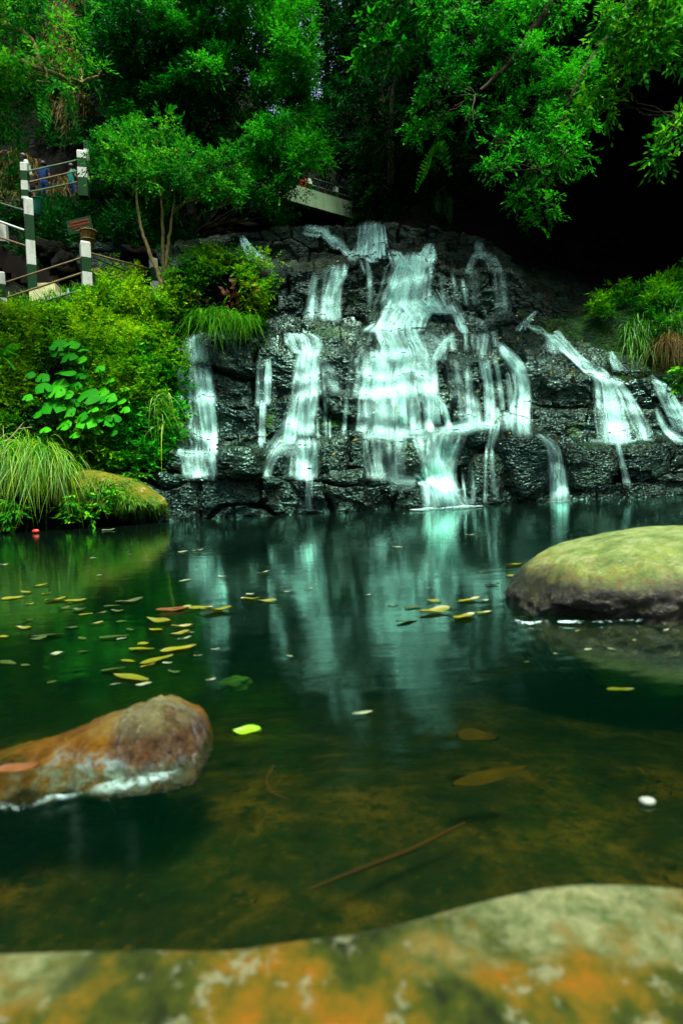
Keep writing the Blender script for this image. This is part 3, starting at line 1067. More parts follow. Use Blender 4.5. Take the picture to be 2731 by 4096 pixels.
waterfall('far left cascade dropping beside the leafy bank', [
    ([(775, 1350, 28), (782, 1400, 44), (785, 1440, 42)], .8),
    ([(782, 1430, 54), (780, 1500, 60), (782, 1600, 66), (786, 1700, 70), (790, 1822, 70)], .40),
    ([(806, 1470, 24), (818, 1560, 28), (835, 1700, 26), (845, 1822, 18)], .85),
    ([(728, 1470, 10), (722, 1600, 9), (718, 1820, 10)], .55),
    ([(790, 1815, 72), (790, 1850, 64), (800, 1900, 56)], .62),
    ([(846, 1820, 12), (850, 1860, 8), (852, 1908, 8)], .9),
])
waterfall('thin trickle between the two left cascades', [
    ([(1075, 1440, 9), (1072, 1530, 11), (1068, 1612, 12)], .95),
    ([(1054, 1615, 14), (1048, 1690, 10), (1046, 1778, 10)], .75),
    ([(1045, 1440, 12), (1040, 1620, 14)], .25),
])
waterfall('upper left double cascade on the dark terrace', [
    ([(1360, 1062, 34), (1330, 1085, 44), (1325, 1130, 40), (1312, 1200, 42), (1318, 1274, 40)], .42),
    ([(1345, 1068, 14), (1342, 1120, 20), (1325, 1180, 20), (1322, 1274, 26)], .85),
    ([(1380, 1068, 10), (1384, 1110, 9), (1350, 1140, 16)], .6),
    ([(1262, 1105, 12), (1246, 1160, 14), (1238, 1276, 20)], .5),
])
waterfall('stream zigzagging over the top ledge left of the uppermost fall', [
    ([(1212, 918, 22), (1290, 932, 16), (1322, 968, 18), (1368, 985, 18), (1390, 1012, 22), (1440, 1030, 30)], .5),
    ([(1300, 920, 14), (1305, 950, 16), (1345, 962, 20)], .5),
    ([(1475, 1030, 26), (1495, 1050, 22)], .7),
])
waterfall('small bent fall at the upper left end of the rock face', [
    ([(968, 952, 10), (988, 985, 18), (1005, 1010, 26), (1035, 1028, 34)], .8),
])
waterfall('curtain of separate thin streams right of the main cascade', [
    ([(1800, 1352, 12), (1775, 1370, 18), (1745, 1415, 20), (1738, 1440, 16)], .65),
    ([(1738, 1430, 12), (1742, 1500, 11), (1744, 1600, 12), (1750, 1700, 16)], .85),
    ([(1748, 1590, 20), (1772, 1620, 16), (1788, 1660, 12), (1796, 1715, 14)], .8),
    ([(1830, 1440, 46), (1840, 1520, 42), (1862, 1600, 40), (1872, 1705, 44)], .22),
    ([(1806, 1345, 14), (1812, 1395, 14)], .5),
    ([(1900, 1350, 20), (1905, 1390, 18)], .45),
    ([(1775, 1352, 14), (1765, 1390, 16), (1770, 1440, 12)], .35),
    ([(1860, 1340, 10), (1862, 1395, 12)], .35),
    ([(1970, 1340, 12), (1985, 1375, 14)], .4),
    ([(1900, 1590, 12), (1912, 1640, 14), (1920, 1700, 16)], .35),
    ([(1985, 1640, 14), (1990, 1690, 16)], .4),
    ([(2030, 1500, 7), (2040, 1560, 8), (2045, 1640, 10)], .35),
    ([(2025, 1660, 22), (2028, 1715, 22)], .4),
    ([(1905, 1275, 10), (1930, 1290, 22), (1960, 1300, 20)], .3),
    ([(1940, 1340, 18), (1930, 1385, 24), (1925, 1430, 16)], .5),
    ([(1930, 1440, 20), (1945, 1500, 15), (1954, 1580, 16), (1956, 1700, 18)], .95),
    ([(1870, 1480, 10), (1875, 1600, 12), (1885, 1700, 20)], .5),
    ([(1978, 1430, 8), (1995, 1500, 9), (2010, 1630, 9)], .5),
    ([(2000, 1375, 12), (2030, 1415, 26), (2066, 1450, 30), (2082, 1500, 26), (2096, 1560, 26), (2085, 1630, 32), (2080, 1680, 34), (2092, 1742, 34)], .86),
    ([(1740, 1718, 14), (1850, 1702, 18), (1950, 1698, 14), (2010, 1702, 8)], .55, dict(thr=.5)),
    ([(1985, 1700, 20), (1975, 1740, 14), (1962, 1785, 12)], .8),
    ([(1810, 1225, 30), (1835, 1260, 22), (1840, 1310, 16), (1862, 1330, 14)], .5),
    ([(1945, 1790, 5), (1940, 1880, 5), (1938, 2010, 7)], .4),
    ([(1968, 1790, 4), (1972, 1900, 5), (1990, 2000, 9)], .35),
    ([(1830, 1240, 12), (1760, 1238, 14)], .4),
])
waterfall('faint double veil in the dark at the upper right', [
    ([(1917, 972, 8), (1925, 1000, 22), (1930, 1022, 32)], .32),
    ([(1905, 1015, 16), (1885, 1050, 14), (1872, 1090, 14)], .25),
    ([(1945, 1018, 26), (1975, 1045, 20), (1986, 1090, 22)], .25),
    ([(1890, 1088, 30), (1895, 1160, 28), (1890, 1215, 32)], .13),
    ([(1848, 1125, 7), (1856, 1170, 7), (1868, 1212, 10)], .5),
    ([(1996, 1088, 26), (2004, 1160, 28), (2012, 1248, 32)], .22),
])
waterfall('right cascade sliding diagonally and fanning out over the dark rock', [
    ([(2142, 1250, 6), (2118, 1268, 9), (2100, 1290, 16), (2075, 1318, 22)], .4),
    ([(2110, 1305, 8), (2150, 1318, 14), (2195, 1345, 18)], .35),
    ([(2150, 1300, 6), (2152, 1318, 6)], .6),
    ([(2190, 1340, 24), (2235, 1362, 26), (2278, 1412, 22), (2320, 1445, 26), (2370, 1478, 40), (2400, 1505, 34)], .9),
    ([(2200, 1370, 26), (2215, 1405, 22)], .6),
    ([(2395, 1495, 24), (2425, 1530, 36), (2432, 1600, 42), (2445, 1680, 50), (2462, 1770, 52)], .72),
    ([(2420, 1515, 20), (2435, 1580, 22), (2465, 1680, 22), (2480, 1770, 30)], .7),
    ([(2450, 1512, 18), (2496, 1570, 22), (2530, 1650, 32), (2560, 1700, 34), (2575, 1755, 36)], .66),
    ([(2340, 1758, 6), (2440, 1766, 13), (2560, 1760, 6)], .5, dict(thr=.5)),
    ([(2468, 1775, 10), (2488, 1850, 8), (2510, 1935, 12)], .45),
    ([(2440, 1405, 8), (2452, 1440, 16), (2480, 1478, 22)], .45),
])
waterfall('rightmost cascade curving out past the picture edge', [
    ([(2610, 1508, 16), (2650, 1545, 26), (2672, 1600, 30), (2700, 1650, 34), (2740, 1720, 40)], .75),
    ([(2625, 1640, 8), (2640, 1690, 10), (2680, 1735, 24), (2720, 1770, 26)], .55),
    ([(2700, 1620, 30), (2760, 1690, 50)], .6),
])
waterfall('narrow single fall pouring straight into the pool right of the wedge boulder', [
    ([(2155, 1740, 24), (2192, 1760, 22), (2215, 1775, 22), (2222, 1830, 24), (2226, 1870, 26)], .66),
    ([(2226, 1860, 26), (2230, 1930, 28), (2234, 2010, 30)], 1.05),
])

# ------------------------------------------------------------------ ground, banks, hills
# pool bed: a shallow dish rising to the camera's shore
gx = np.linspace(-16, 18, 150)
gy = np.linspace(-6, 13, 120)
GX, GY = np.meshgrid(gx, gy, indexing='ij')
bedz = -.16 - .55 * np.clip((GY - .5) / 4.0, 0, 1) + .10 * fbm(np.stack([GX * .7, GY * .7, GX * 0], -1), 4, 3) * np.clip(GY, .3, 1)
bedz = np.where(GY < .3, bedz + (0.3 - GY) * .35, bedz)
fine = np.stack([GX, GY, bedz], -1)
link('ground', raw_mesh('ground', fine.reshape(-1, 3), grid_faces(*GX.shape)), None, M['bed'])
tag(bpy.data.objects['ground'], 'brown green bed of the pool seen through the shallow water', 'ground', kind='structure')

wm = MB()
wm.box((1.0, 5.5, -1.5), (34, 14, 3.0))
wo_ = wm.build('water', M['water'], None, smooth=False)
tag(wo_, 'still green pool reflecting the falls', 'water', kind='structure')

# left bank ----------------------------------------------------------------
LB = [
    [(-1500, 2380, 9.35), (0, 2300, 9.35), (350, 2290, 9.6), (640, 2250, 10.1), (900, 2200, 10.9)],
    [(-1500, 2120, 9.45), (0, 2120, 9.45), (350, 2090, 9.75), (640, 2080, 10.2), (900, 2000, 10.9)],
    [(-1500, 1900, 9.6), (0, 1900, 9.6), (300, 1850, 9.9), (520, 1850, 10.4), (690, 1840, 10.9), (900, 1830, 11.3)],
    [(-1500, 1500, 10.2), (0, 1500, 10.2), (350, 1500, 10.6), (560, 1500, 11.2), (690, 1450, 11.7), (900, 1450, 12.4)],
    [(-1500, 1230, 11.0), (0, 1240, 11.1), (350, 1170, 11.8), (620, 1180, 12.4), (720, 1240, 12.6), (800, 1320, 12.7), (1000, 1330, 13.2)],
    [(-1500, 1205, 12.8), (0, 1210, 13.0), (350, 1150, 13.4), (620, 1165, 13.8), (800, 1200, 13.9), (1000, 1220, 14.2)],
    [(-1500, 1160, 15.0), (0, 1165, 15.2), (350, 1110, 15.4), (620, 1110, 15.6), (800, 1130, 15.7), (1000, 1120, 15.9)],
    [(-1500, 800, 17.5), (0, 830, 17.8), (350, 800, 18.2), (620, 830, 18.2), (800, 930, 18.2), (1000, 1000, 18.2)],
    [(-1500, 790, 23.0), (0, 800, 23.0), (350, 765, 23.0), (620, 800, 23.0), (800, 840, 24.0), (1000, 900, 24.0)],
    [(-1500, 300, 25.0), (0, 300, 26.0), (350, 200, 26.0), (620, 250, 27.0), (800, 350, 28.0), (1150, 620, 29.0), (1350, 800, 30)],
    [(-1500, -900, 33), (0, -900, 34), (350, -700, 34), (620, -300, 34), (800, 100, 36), (1150, 540, 38), (1350, 700, 40)],
]
xb = np.arange(-22, -1.2, .10)
bank = loft(LB, xb, [4, 8, 14, 16, 10, 10, 14, 14, 20, 22])
bank[:, :, 1:] = smooth1(smooth1(bank[:, :, 1:], 2, 0), .8, 1)
nb = grid_normals(bank)
nb = -nb if nb[:, :, 1].mean() > 0 else nb
bank = bank + nb * (.22 * fbm(bank * .9, 5, 41))[..., None]
# let the bank dive under the rock face at its right side
fall_ = np.clip((bank[:, :, 0] + 3.3) / 1.0, 0, 1) * (bank[:, :, 1] < 14.6)
bank[:, :, 1] += fall_ * 1.6
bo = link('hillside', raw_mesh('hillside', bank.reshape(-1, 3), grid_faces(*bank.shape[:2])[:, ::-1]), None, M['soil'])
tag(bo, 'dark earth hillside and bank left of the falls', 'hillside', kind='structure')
bF = grid_faces(*bank.shape[:2])
BANK = BVHTree.FromPolygons(bank.reshape(-1, 3).tolist(), np.vstack([bF[:, [0, 1, 2]], bF[:, [0, 2, 3]]]).tolist())

# ravine wall behind and right of the falls: a dark overhang
RW = [
    [(1000, 1130, 33), (1350, 1050, 33), (1480, 1010, 19.5), (1700, 1000, 18.5), (1950, 1090, 18.0), (2200, 1330, 16.6), (2731, 1520, 15.0), (3800, 1700, 12.0)],
    [(1000, 900, 38), (1350, 850, 36), (1420, 820, 22.5), (1700, 800, 20.5), (1950, 900, 20.0), (2200, 1050, 19.5), (2731, 1150, 18.0), (3800, 1300, 13.5)],
    [(1000, 650, 42), (1350, 600, 40), (1440, 600, 22.5), (1700, 600, 20.5), (1950, 650, 20.5), (2200, 650, 20.0), (2731, 700, 18.0), (3800, 900, 13)],
    [(1000, 560, 46), (1350, 450, 44), (1480, 250, 23), (1700, 250, 19.0), (1950, 250, 17.5), (2200, 250, 16.5), (2731, 250, 14.5), (3800, 200, 11.5)],
    [(1000, 540, 52), (1350, 400, 50), (1480, -300, 26), (1700, -400, 18), (1950, -500, 15.5), (2200, -500, 14.5), (2731, -600, 12.5), (3800, -700, 10)],
    [(1000, 530, 62), (1350, 380, 60), (1480, -1500, 30), (1700, -1600, 24), (1950, -1800, 20), (2200, -1800, 19), (2731, -1800, 17), (3800, -1800, 14)],
]
xw = np.arange(-9, 24, .16)
wall = loft(RW, xw, [14, 10, 14, 14, 14])
wall[:, :, 1:] = smooth1(wall[:, :, 1:], 1.5, 0)
nw = grid_normals(wall)
nw = -nw if nw[:, :, 1].mean() > 0 else nw
wall = wall + nw * (.55 * fbm(wall * .5, 5, 51))[..., None]
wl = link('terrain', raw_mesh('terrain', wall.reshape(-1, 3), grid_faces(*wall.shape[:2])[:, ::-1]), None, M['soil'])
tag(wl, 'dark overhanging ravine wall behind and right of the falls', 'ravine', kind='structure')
wF = grid_faces(*wall.shape[:2])
WALL = BVHTree.FromPolygons(wall.reshape(-1, 3).tolist(), np.vstack([wF[:, [0, 1, 2]], wF[:, [0, 2, 3]]]).tolist())

# right bank: the mossy shoulder with plants
RB = [
    [(2150, 1420, 13.2), (2300, 1440, 12.9), (2450, 1500, 12.6), (2600, 1590, 12.3), (2731, 1680, 12.0), (3600, 2050, 11.0)],
    [(2150, 1330, 13.4), (2300, 1400, 13.2), (2450, 1450, 12.9), (2600, 1500, 12.7), (2731, 1540, 12.4), (3600, 1900, 11.3)],
    [(2150, 1270, 14.0), (2300, 1270, 13.8), (2450, 1250, 13.6), (2600, 1230, 13.3), (2731, 1200, 13.0), (3600, 1300, 11.8)],
    [(2150, 1290, 15.0), (2300, 1275, 14.8), (2450, 1240, 14.6), (2600, 1170, 14.2), (2731, 1090, 13.8), (3600, 850, 12.5)],
    [(2150, 1300, 18.0), (2300, 1300, 17.0), (2450, 1250, 16.6), (2600, 1200, 16.2), (2731, 1150, 15.8), (3600, 900, 14.5)],
]
xr = np.arange(4.6, 16, .08)
rb = loft(RB, xr, [8, 14, 14, 10])
rb[:, :, 1:] = smooth1(smooth1(rb[:, :, 1:], 2, 0), 1, 1)
nr = grid_normals(rb)
nr = -nr if nr[:, :, 1].mean() > 0 else nr
rb = rb + nr * (.14 * fbm(rb * 1.3, 5, 61))[..., None]
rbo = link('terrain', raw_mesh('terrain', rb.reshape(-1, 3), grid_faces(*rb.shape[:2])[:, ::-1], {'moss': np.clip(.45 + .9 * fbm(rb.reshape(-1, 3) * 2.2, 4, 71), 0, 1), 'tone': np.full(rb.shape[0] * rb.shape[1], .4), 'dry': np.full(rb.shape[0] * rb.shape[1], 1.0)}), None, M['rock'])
tag(rbo, 'mossy earth shoulder at the right of the falls', 'bank', kind='structure')
rF = grid_faces(*rb.shape[:2])
RBANK = BVHTree.FromPolygons(rb.reshape(-1, 3).tolist(), np.vstack([rF[:, [0, 1, 2]], rF[:, [0, 2, 3]]]).tolist())

# unseen dark slope behind the camera, added to darken reflections and block low sky
th = np.linspace(RAD(95), RAD(265), 90)
rr = np.array([14, 20, 30, 45.0])
zz = np.array([-.5, 4, 11, 17.0])
TH, RR = np.meshgrid(th, rr, indexing='ij')
ZZ = np.broadcast_to(zz[None], TH.shape) * (1 + .25 * vnoise(np.stack([TH * 3, RR * .1, 0 * RR], -1), 8))
RRn = RR * (1 + .12 * vnoise(np.stack([TH * 9, RR * .3, 0 * RR], -1), 9))
hb = np.stack([np.sin(TH) * RRn, np.cos(TH) * RRn, ZZ], -1)
hl_ = link('hills', raw_mesh('hills', hb.reshape(-1, 3), grid_faces(*TH.shape)), None, M['soil'])
tag(hl_, 'dark wooded slope across the pool behind the viewpoint', 'hills', kind='structure')


# ------------------------------------------------------------------ foliage
def leaf_mesh(name, P, d, n, L, W, tint, fold=.12, curl=0.0):
    """one folded kite per leaf: base, sides, tip"""
    d = nrm(d)
    wv = nrm(np.cross(d, n))
    nn = np.cross(wv, d)
    L, W = L[:, None], W[:, None]
    mid = P + d * L * .42
    V = np.stack([P, mid - wv * W * .5 + nn * W * fold, P + d * L - nn * L * curl, mid + wv * W * .5 + nn * W * fold], 1)
    nL = len(P)
    Fq = np.arange(nL * 4).reshape(nL, 4)
    return V.reshape(-1, 3), Fq, np.repeat(tint, 4)


def sprays(rng, O, Dr, nleaf, tl, L, W, droop=.35, tint=None, spread=.8, upbias=.8):
    """twigs at O along Dr, nleaf leaves alternating along each"""
    T = len(O)
    Dr = nrm(Dr)
    t = (np.arange(nleaf) + .6) / nleaf
    tl = np.broadcast_to(tl, (T,))
    P = O[:, None] + Dr[:, None] * (tl[:, None] * t[None])[..., None]
    P[..., 2] -= droop * tl[:, None] * t[None] ** 2
    side = nrm(np.cross(Dr, np.array([0.02, .03, 1.0])))
    sg = np.where(np.arange(nleaf) % 2 == 0, 1.0, -1.0)
    ld = Dr[:, None] * (.45 + .6 * t[None, :, None]) + side[:, None] * (sg * spread)[None, :, None] * (1.1 - .8 * t[None, :, None]) + rng.normal(0, .25, (T, nleaf, 3))
    ld[..., 2] -= droop * .8
    nn = rng.normal(0, .45, (T, nleaf, 3))
    nn[..., 2] += upbias
    Ls = L * rng.uniform(.65, 1.25, (T, nleaf))
    Ws = W * rng.uniform(.7, 1.2, (T, nleaf))
    tn = (rng.uniform(0, 1, T) if tint is None else tint)[:, None] + rng.normal(0, .14, (T, nleaf))
    return leaf_mesh('', P.reshape(-1, 3), ld.reshape(-1, 3), nrm(nn.reshape(-1, 3)), Ls.ravel(), Ws.ravel(), np.clip(tn.ravel(), 0, 1))


def clump_twigs(rng, c, r, n, sub=9):
    """twig origins and directions for an uneven clump: small tufts inside an ellipsoid"""
    r = np.asarray(r, float) * np.ones(3)
    dirs = nrm(rng.normal(0, 1, (sub, 3)) + np.array([0, -.25, .25]))
    sc = c + dirs * r * rng.uniform(.35, .95, (sub, 1))
    k = rng.integers(0, sub, n)
    off = rng.normal(0, 1, (n, 3))
    off = nrm(off) * rng.uniform(.1, 1, (n, 1)) ** .6
    O = sc[k] + off * r * .30 * np.array([1.1, 1.1, .5])
    D = nrm(off * .8 + dirs[k] * .6 + np.array([0, 0, .12]) + rng.normal(0, .35, (n, 3)))
    tint = .5 + .22 * rng.normal(0, 1, sub)[k] + .25 * off[:, 2]  # tuft tops tinted lighter, top light painted into the leaves
    return O, D, np.clip(tint, 0, 1)


def limb(rng, a, b, sag=.12, n=7):
    a, b = np.asarray(a, float), np.asarray(b, float)
    t = np.linspace(0, 1, n)[:, None]
    L = np.linalg.norm(b - a)
    P = a * (1 - t) + b * t + np.array([0, 0, 1.0]) * (np.sin(t * np.pi) * L * sag)
    P[1:-1] += rng.normal(0, L * .025, (n - 2, 3))
    return P


def tree(label, name, cat, trunks, clumps, leafmat, L, W, per=170, nleaf=7, tl=.30, seed=1, group=None, r_trunk=.06, droop=.35, tint_off=0.0, limbs=True, tintmap=None, barkmat=None):
    """trunks: lists of (px,py,D) from the root up; clumps: (px,py,rpx,D)"""
    rng = np.random.default_rng(seed)
    tp = [np.array([at(*q) for q in tr]) for tr in trunks]
    root = empty(name, tp[0][0])
    tag(root, label, cat, group)
    tm = MB()
    for P in tp:
        n = max(8, len(P) * 4)
        s = np.linspace(0, len(P) - 1, n)
        Q = np.stack([np.interp(s, np.arange(len(P)), P[:, k]) for k in range(3)], 1)
        Q = smooth1(Q, 1.2, 0)
        Q += rng.normal(0, r_trunk * .15, Q.shape)
        tm.tube(Q, np.linspace(r_trunk, r_trunk * .35, n), 8)
    allp = np.vstack(tp)
    lm = MB()
    VV, FF, TT = [], [], []
    n0 = 0
    for (px, py, rp, D) in clumps:
        c = at(px, py, D)
        r = px_size(D, rp)
        if limbs:
            hi = allp[np.argsort(np.linalg.norm(allp - c, axis=1) + .6 * np.maximum(0, allp[:, 2] - c[2]))[0]]
            lp = limb(rng, hi, c, .06)
            tm.tube(lp, np.linspace(r_trunk * .26, r_trunk * .07, len(lp)), 5)
            for q in range(4):
                e = c + nrm(rng.normal(0, 1, 3)) * r * .8
                l2 = limb(rng, lp[4], e, .08, 5)
                tm.tube(l2, np.linspace(r_trunk * .14, r_trunk * .05, 5), 4)
        O, Dr, tn = clump_twigs(rng, c, np.array([r * 1.1, r * 1.1, r * .95]), max(20, int(per * (rp / 100.0) ** 2 * (D / 11.0) ** .0)))
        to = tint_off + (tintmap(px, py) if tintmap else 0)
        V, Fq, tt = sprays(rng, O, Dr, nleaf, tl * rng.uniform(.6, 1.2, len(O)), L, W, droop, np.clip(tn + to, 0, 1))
        VV.append(V)
        FF.append(Fq + n0)
        TT.append(tt)
        n0 += len(V)
    tm.build('trunk', barkmat or M['bark'], root)
    link('crown', raw_mesh('crown', np.vstack(VV), np.vstack(FF), {'tint': np.concatenate(TT)}), root, leafmat)
    return root


def jit(rng, cl, k=.5):
    return [(px, py, r, D + rng.uniform(-k, k)) for px, py, r, D in cl]


rg = np.random.default_rng(5)
# slender tree in front of the bridge
tree('slender three stemmed tree with pale spotted trunks beside the end post of the lower railing', 'slender_tree', 'tree',
     [[(655, 1165, 12.3), (630, 1080, 12.3), (600, 1010, 12.4), (572, 940, 12.5), (552, 850, 12.6), (545, 760, 12.6), (560, 650, 12.7)],
      [(640, 1165, 12.5), (668, 1060, 12.5), (675, 960, 12.6), (690, 860, 12.6), (700, 760, 12.7)],
      [(662, 1160, 12.6), (655, 1050, 12.6), (652, 930, 12.6), (648, 800, 12.6), (640, 720, 12.7)]],
     jit(rg, [(420, 620, 85, 12.4), (480, 690, 90, 12.4), (560, 640, 110, 12.5), (600, 710, 80, 12.2), (700, 640, 110, 12.6), (760, 700, 90, 12.2), (850, 700, 95, 12.2), (910, 650, 70, 12.4), (880, 760, 60, 12.1),
              (690, 760, 60, 12.1), (800, 765, 55, 12.0), (430, 700, 50, 12.3), (640, 560, 100, 12.8), (520, 560, 90, 12.8), (930, 740, 40, 12.1)], .3),
     M['l_lit'], .085, .036, 190, 7, .26, 11, r_trunk=.05, tint_off=-.18, barkmat=M['palebark'])
# large tree behind it
bc = [(430, 130, 130), (560, 60, 140), (720, 40, 140), (880, 60, 140), (1040, 60, 130), (1130, 170, 120), (1150, 300, 120), (1180, 420, 115), (1200, 530, 105), (1110, 600, 110), (960, 560, 130), (820, 540, 130), (680, 520, 140), (540, 460, 130),
      (430, 360, 130), (440, 240, 120), (590, 220, 150), (740, 200, 140), (890, 210, 140), (1020, 240, 130), (1030, 400, 130), (890, 380, 140), (750, 370, 140), (610, 360, 140), (1235, 610, 70), (1120, 700, 80), (1000, 690, 80), (1190, 690, 55), (1090, 790, 45), (1020, 760, 60), (1150, 870, 40), (1130, 840, 45), (1060, 730, 75), (1140, 770, 50), (980, 735, 65), (1185, 740, 40), (1090, 660, 80), (880, -30, 130), (960, 10, 110), (1180, 90, 80), (1230, 200, 60)]
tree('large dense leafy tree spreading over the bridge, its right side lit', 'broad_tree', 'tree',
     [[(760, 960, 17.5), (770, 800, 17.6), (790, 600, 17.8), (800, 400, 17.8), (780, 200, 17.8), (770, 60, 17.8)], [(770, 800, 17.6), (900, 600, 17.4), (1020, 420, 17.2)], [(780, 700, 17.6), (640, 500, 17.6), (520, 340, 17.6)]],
     [(x, y, r, 16.6 + .8 * math.sin(x * .05 + y * .03)) for x, y, r in bc] + [(500, -200, 190, 17), (800, -230, 200, 17), (1080, -180, 180, 17), (650, -480, 220, 17.5), (950, -500, 220, 17.5), (350, -420, 200, 18)], M['l_mid'], .092, .042, 400, 7, .34, 12, r_trunk=.16,  # clumps above the view added to the crown for overhead shade
     tintmap=lambda x, y: .42 * np.clip((x - 850) / 300, -.8, 1) + .18 * np.clip((300 - y) / 300, -.6, 1))  # lighter leaf tint to the right and top paints the sunlit side
# branchy tree at the left edge
tree('leafy branching tree reaching in from the upper left corner with thin pale twigs', 'branching_tree', 'tree',
     [[(-420, 900, 9.6), (-300, 500, 9.5), (-150, 200, 9.3), (0, 90, 9.2), (150, 60, 9.0)], [(-150, 200, 9.3), (60, 230, 9.0), (190, 290, 8.9), (330, 330, 8.8), (400, 300, 8.8)], [(0, 90, 9.2), (120, 140, 9.0), (160, 240, 8.9), (200, 330, 8.8)]],
     jit(rg, [(30, 50, 110, 9), (160, 20, 90, 9), (255, 120, 60, 8.8), (60, 190, 90, 9), (150, 230, 45, 8.9), (30, 330, 100, 9), (110, 310, 50, 9), (330, 285, 45, 8.8), (270, 310, 35, 8.8), (330, 60, 50, 9), (-60, 120, 120, 9.2), (-80, 300, 120, 9.2), (390, 290, 25, 8.8), (20, 440, 70, 9.1), (240, 210, 30, 8.8)], .2),
     M['l_lit'], .085, .032, 130, 6, .24, 13, r_trunk=.05, barkmat=M['palebark'])
# dark middle trees at the notch
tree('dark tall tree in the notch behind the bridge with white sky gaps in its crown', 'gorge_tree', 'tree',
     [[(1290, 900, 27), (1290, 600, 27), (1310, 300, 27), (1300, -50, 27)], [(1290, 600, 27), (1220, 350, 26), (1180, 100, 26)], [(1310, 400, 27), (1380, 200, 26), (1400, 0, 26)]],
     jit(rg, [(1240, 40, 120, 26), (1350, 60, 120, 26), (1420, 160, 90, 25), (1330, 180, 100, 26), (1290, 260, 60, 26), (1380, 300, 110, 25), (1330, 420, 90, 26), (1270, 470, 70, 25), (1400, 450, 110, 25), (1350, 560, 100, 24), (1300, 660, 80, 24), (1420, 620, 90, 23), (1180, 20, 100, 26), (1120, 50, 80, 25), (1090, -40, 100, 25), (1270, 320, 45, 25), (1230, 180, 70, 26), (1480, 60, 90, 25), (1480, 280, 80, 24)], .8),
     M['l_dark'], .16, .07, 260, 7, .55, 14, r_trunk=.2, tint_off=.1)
tree('pale green tree far back in the notch, left of the dark gorge tree', 'distant_tree', 'tree',
     [[(1190, 800, 34), (1200, 500, 34), (1210, 200, 34)]],
     jit(rg, [(1180, 560, 90, 33), (1240, 600, 80, 33), (1290, 560, 60, 33), (1120, 200, 90, 33)], .8), M['l_mid'], .2, .09, 170, 7, .6, 15, r_trunk=.2)
# broad leaved bush hanging at the top centre
tree('broad leaved bush hanging over the top of the ravine wall at the top centre', 'broad_leaved_bush', 'bush',
     [[(1700, -250, 14.5), (1660, -60, 14), (1620, 60, 13.6)], [(1660, -60, 14), (1560, 40, 13.5)]],
     jit(rg, [(1560, 40, 90, 13.3), (1510, 150, 80, 13.3), (1650, 80, 80, 13.2), (1590, 190, 50, 13.2), (1740, 100, 80, 13.2), (1700, 190, 50, 13.1), (1480, 230, 50, 13.4), (1640, -30, 110, 13.4)], .2),
     M['l_mid'], .19, .075, 75, 6, .3, 16, r_trunk=.06, tint_off=.12)
# right hand tree: layered sprays with black gaps
dcs_ = .84
TOPC = [(1500, -420, 260, 14.0), (1900, -520, 280, 13.5), (2300, -480, 270, 13.0), (2600, -420, 250, 12.6), (1700, -820, 300, 14.5), (2150, -900, 300, 14.0), (2600, -880, 300, 13.5), (1400, -900, 280, 15.5), (1950, -260, 170, 13.0), (2350, -230, 170, 12.6), (2000, -1250, 320, 15), (2500, -1250, 320, 14.5), (1500, -1250, 300, 16)]  # unseen crown clumps overhead, added to shade the upper rock
dc = [(1790, 50, 110), (1910, 30, 110), (2030, 50, 100), (2130, 20, 100), (2240, 50, 90), (1850, 180, 90), (1750, 300, 85), (1830, 350, 75), (1910, 270, 95), (2010, 190, 85), (1710, 420, 65), (1690, 540, 65), (1750, 500, 60), (2040, 310, 90), (2140, 230, 95),
      (2200, 330, 90), (2290, 320, 95), (2360, 240, 75), (2290, 430, 75), (2110, 420, 85), (2010, 470, 75), (2180, 505, 80), (2240, 460, 70), (2080, 590, 70), (2160, 640, 75), (2270, 590, 80), (2330, 510, 60), (2200, 690, 60), (2330, 640, 50), (2100, 780, 65), (2190, 820, 50), (2070, 800, 50),
      (2140, 880, 45), (2000, 660, 55), (1950, 690, 40), (1890, 480, 45), (1980, 560, 40)]
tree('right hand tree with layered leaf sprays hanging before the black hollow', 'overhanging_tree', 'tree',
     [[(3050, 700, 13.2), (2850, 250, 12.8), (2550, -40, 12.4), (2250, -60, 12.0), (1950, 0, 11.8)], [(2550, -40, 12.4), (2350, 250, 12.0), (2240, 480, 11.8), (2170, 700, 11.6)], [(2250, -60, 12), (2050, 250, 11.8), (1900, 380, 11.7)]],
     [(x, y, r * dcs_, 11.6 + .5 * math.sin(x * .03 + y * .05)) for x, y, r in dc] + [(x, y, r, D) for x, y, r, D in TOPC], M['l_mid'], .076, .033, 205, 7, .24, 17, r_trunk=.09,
     tintmap=lambda x, y: .5 * np.clip((x - 2000) / 350, -.3, 1) + .1)  # leaves tinted lighter to the right, side light put into the colour
tree('brighter larger leaved branch tree at the upper right corner', 'corner_tree', 'tree',
     [[(3300, 900, 8.6), (3150, 400, 8.4), (2950, 150, 8.2), (2700, 80, 8.0), (2500, 120, 7.9)], [(2950, 150, 8.2), (2850, 300, 8), (2720, 480, 7.9), (2660, 600, 7.8)]],
     jit(rg, [(2470, 60, 80, 8), (2560, 30, 100, 8), (2680, 60, 90, 8), (2610, 160, 90, 8), (2700, 210, 80, 8), (2490, 170, 65, 8), (2560, 250, 60, 8), (2450, 290, 60, 8), (2400, 370, 45, 8.2), (2690, 550, 55, 7.8), (2720, 500, 60, 7.8), (2645, 620, 28, 7.8), (2440, 420, 40, 8.2), (2350, 440, 40, 8.3), (2760, 100, 110, 8)], .15),
     M['l_lit'], .10, .042, 95, 6, .24, 18, r_trunk=.05, tint_off=.05)
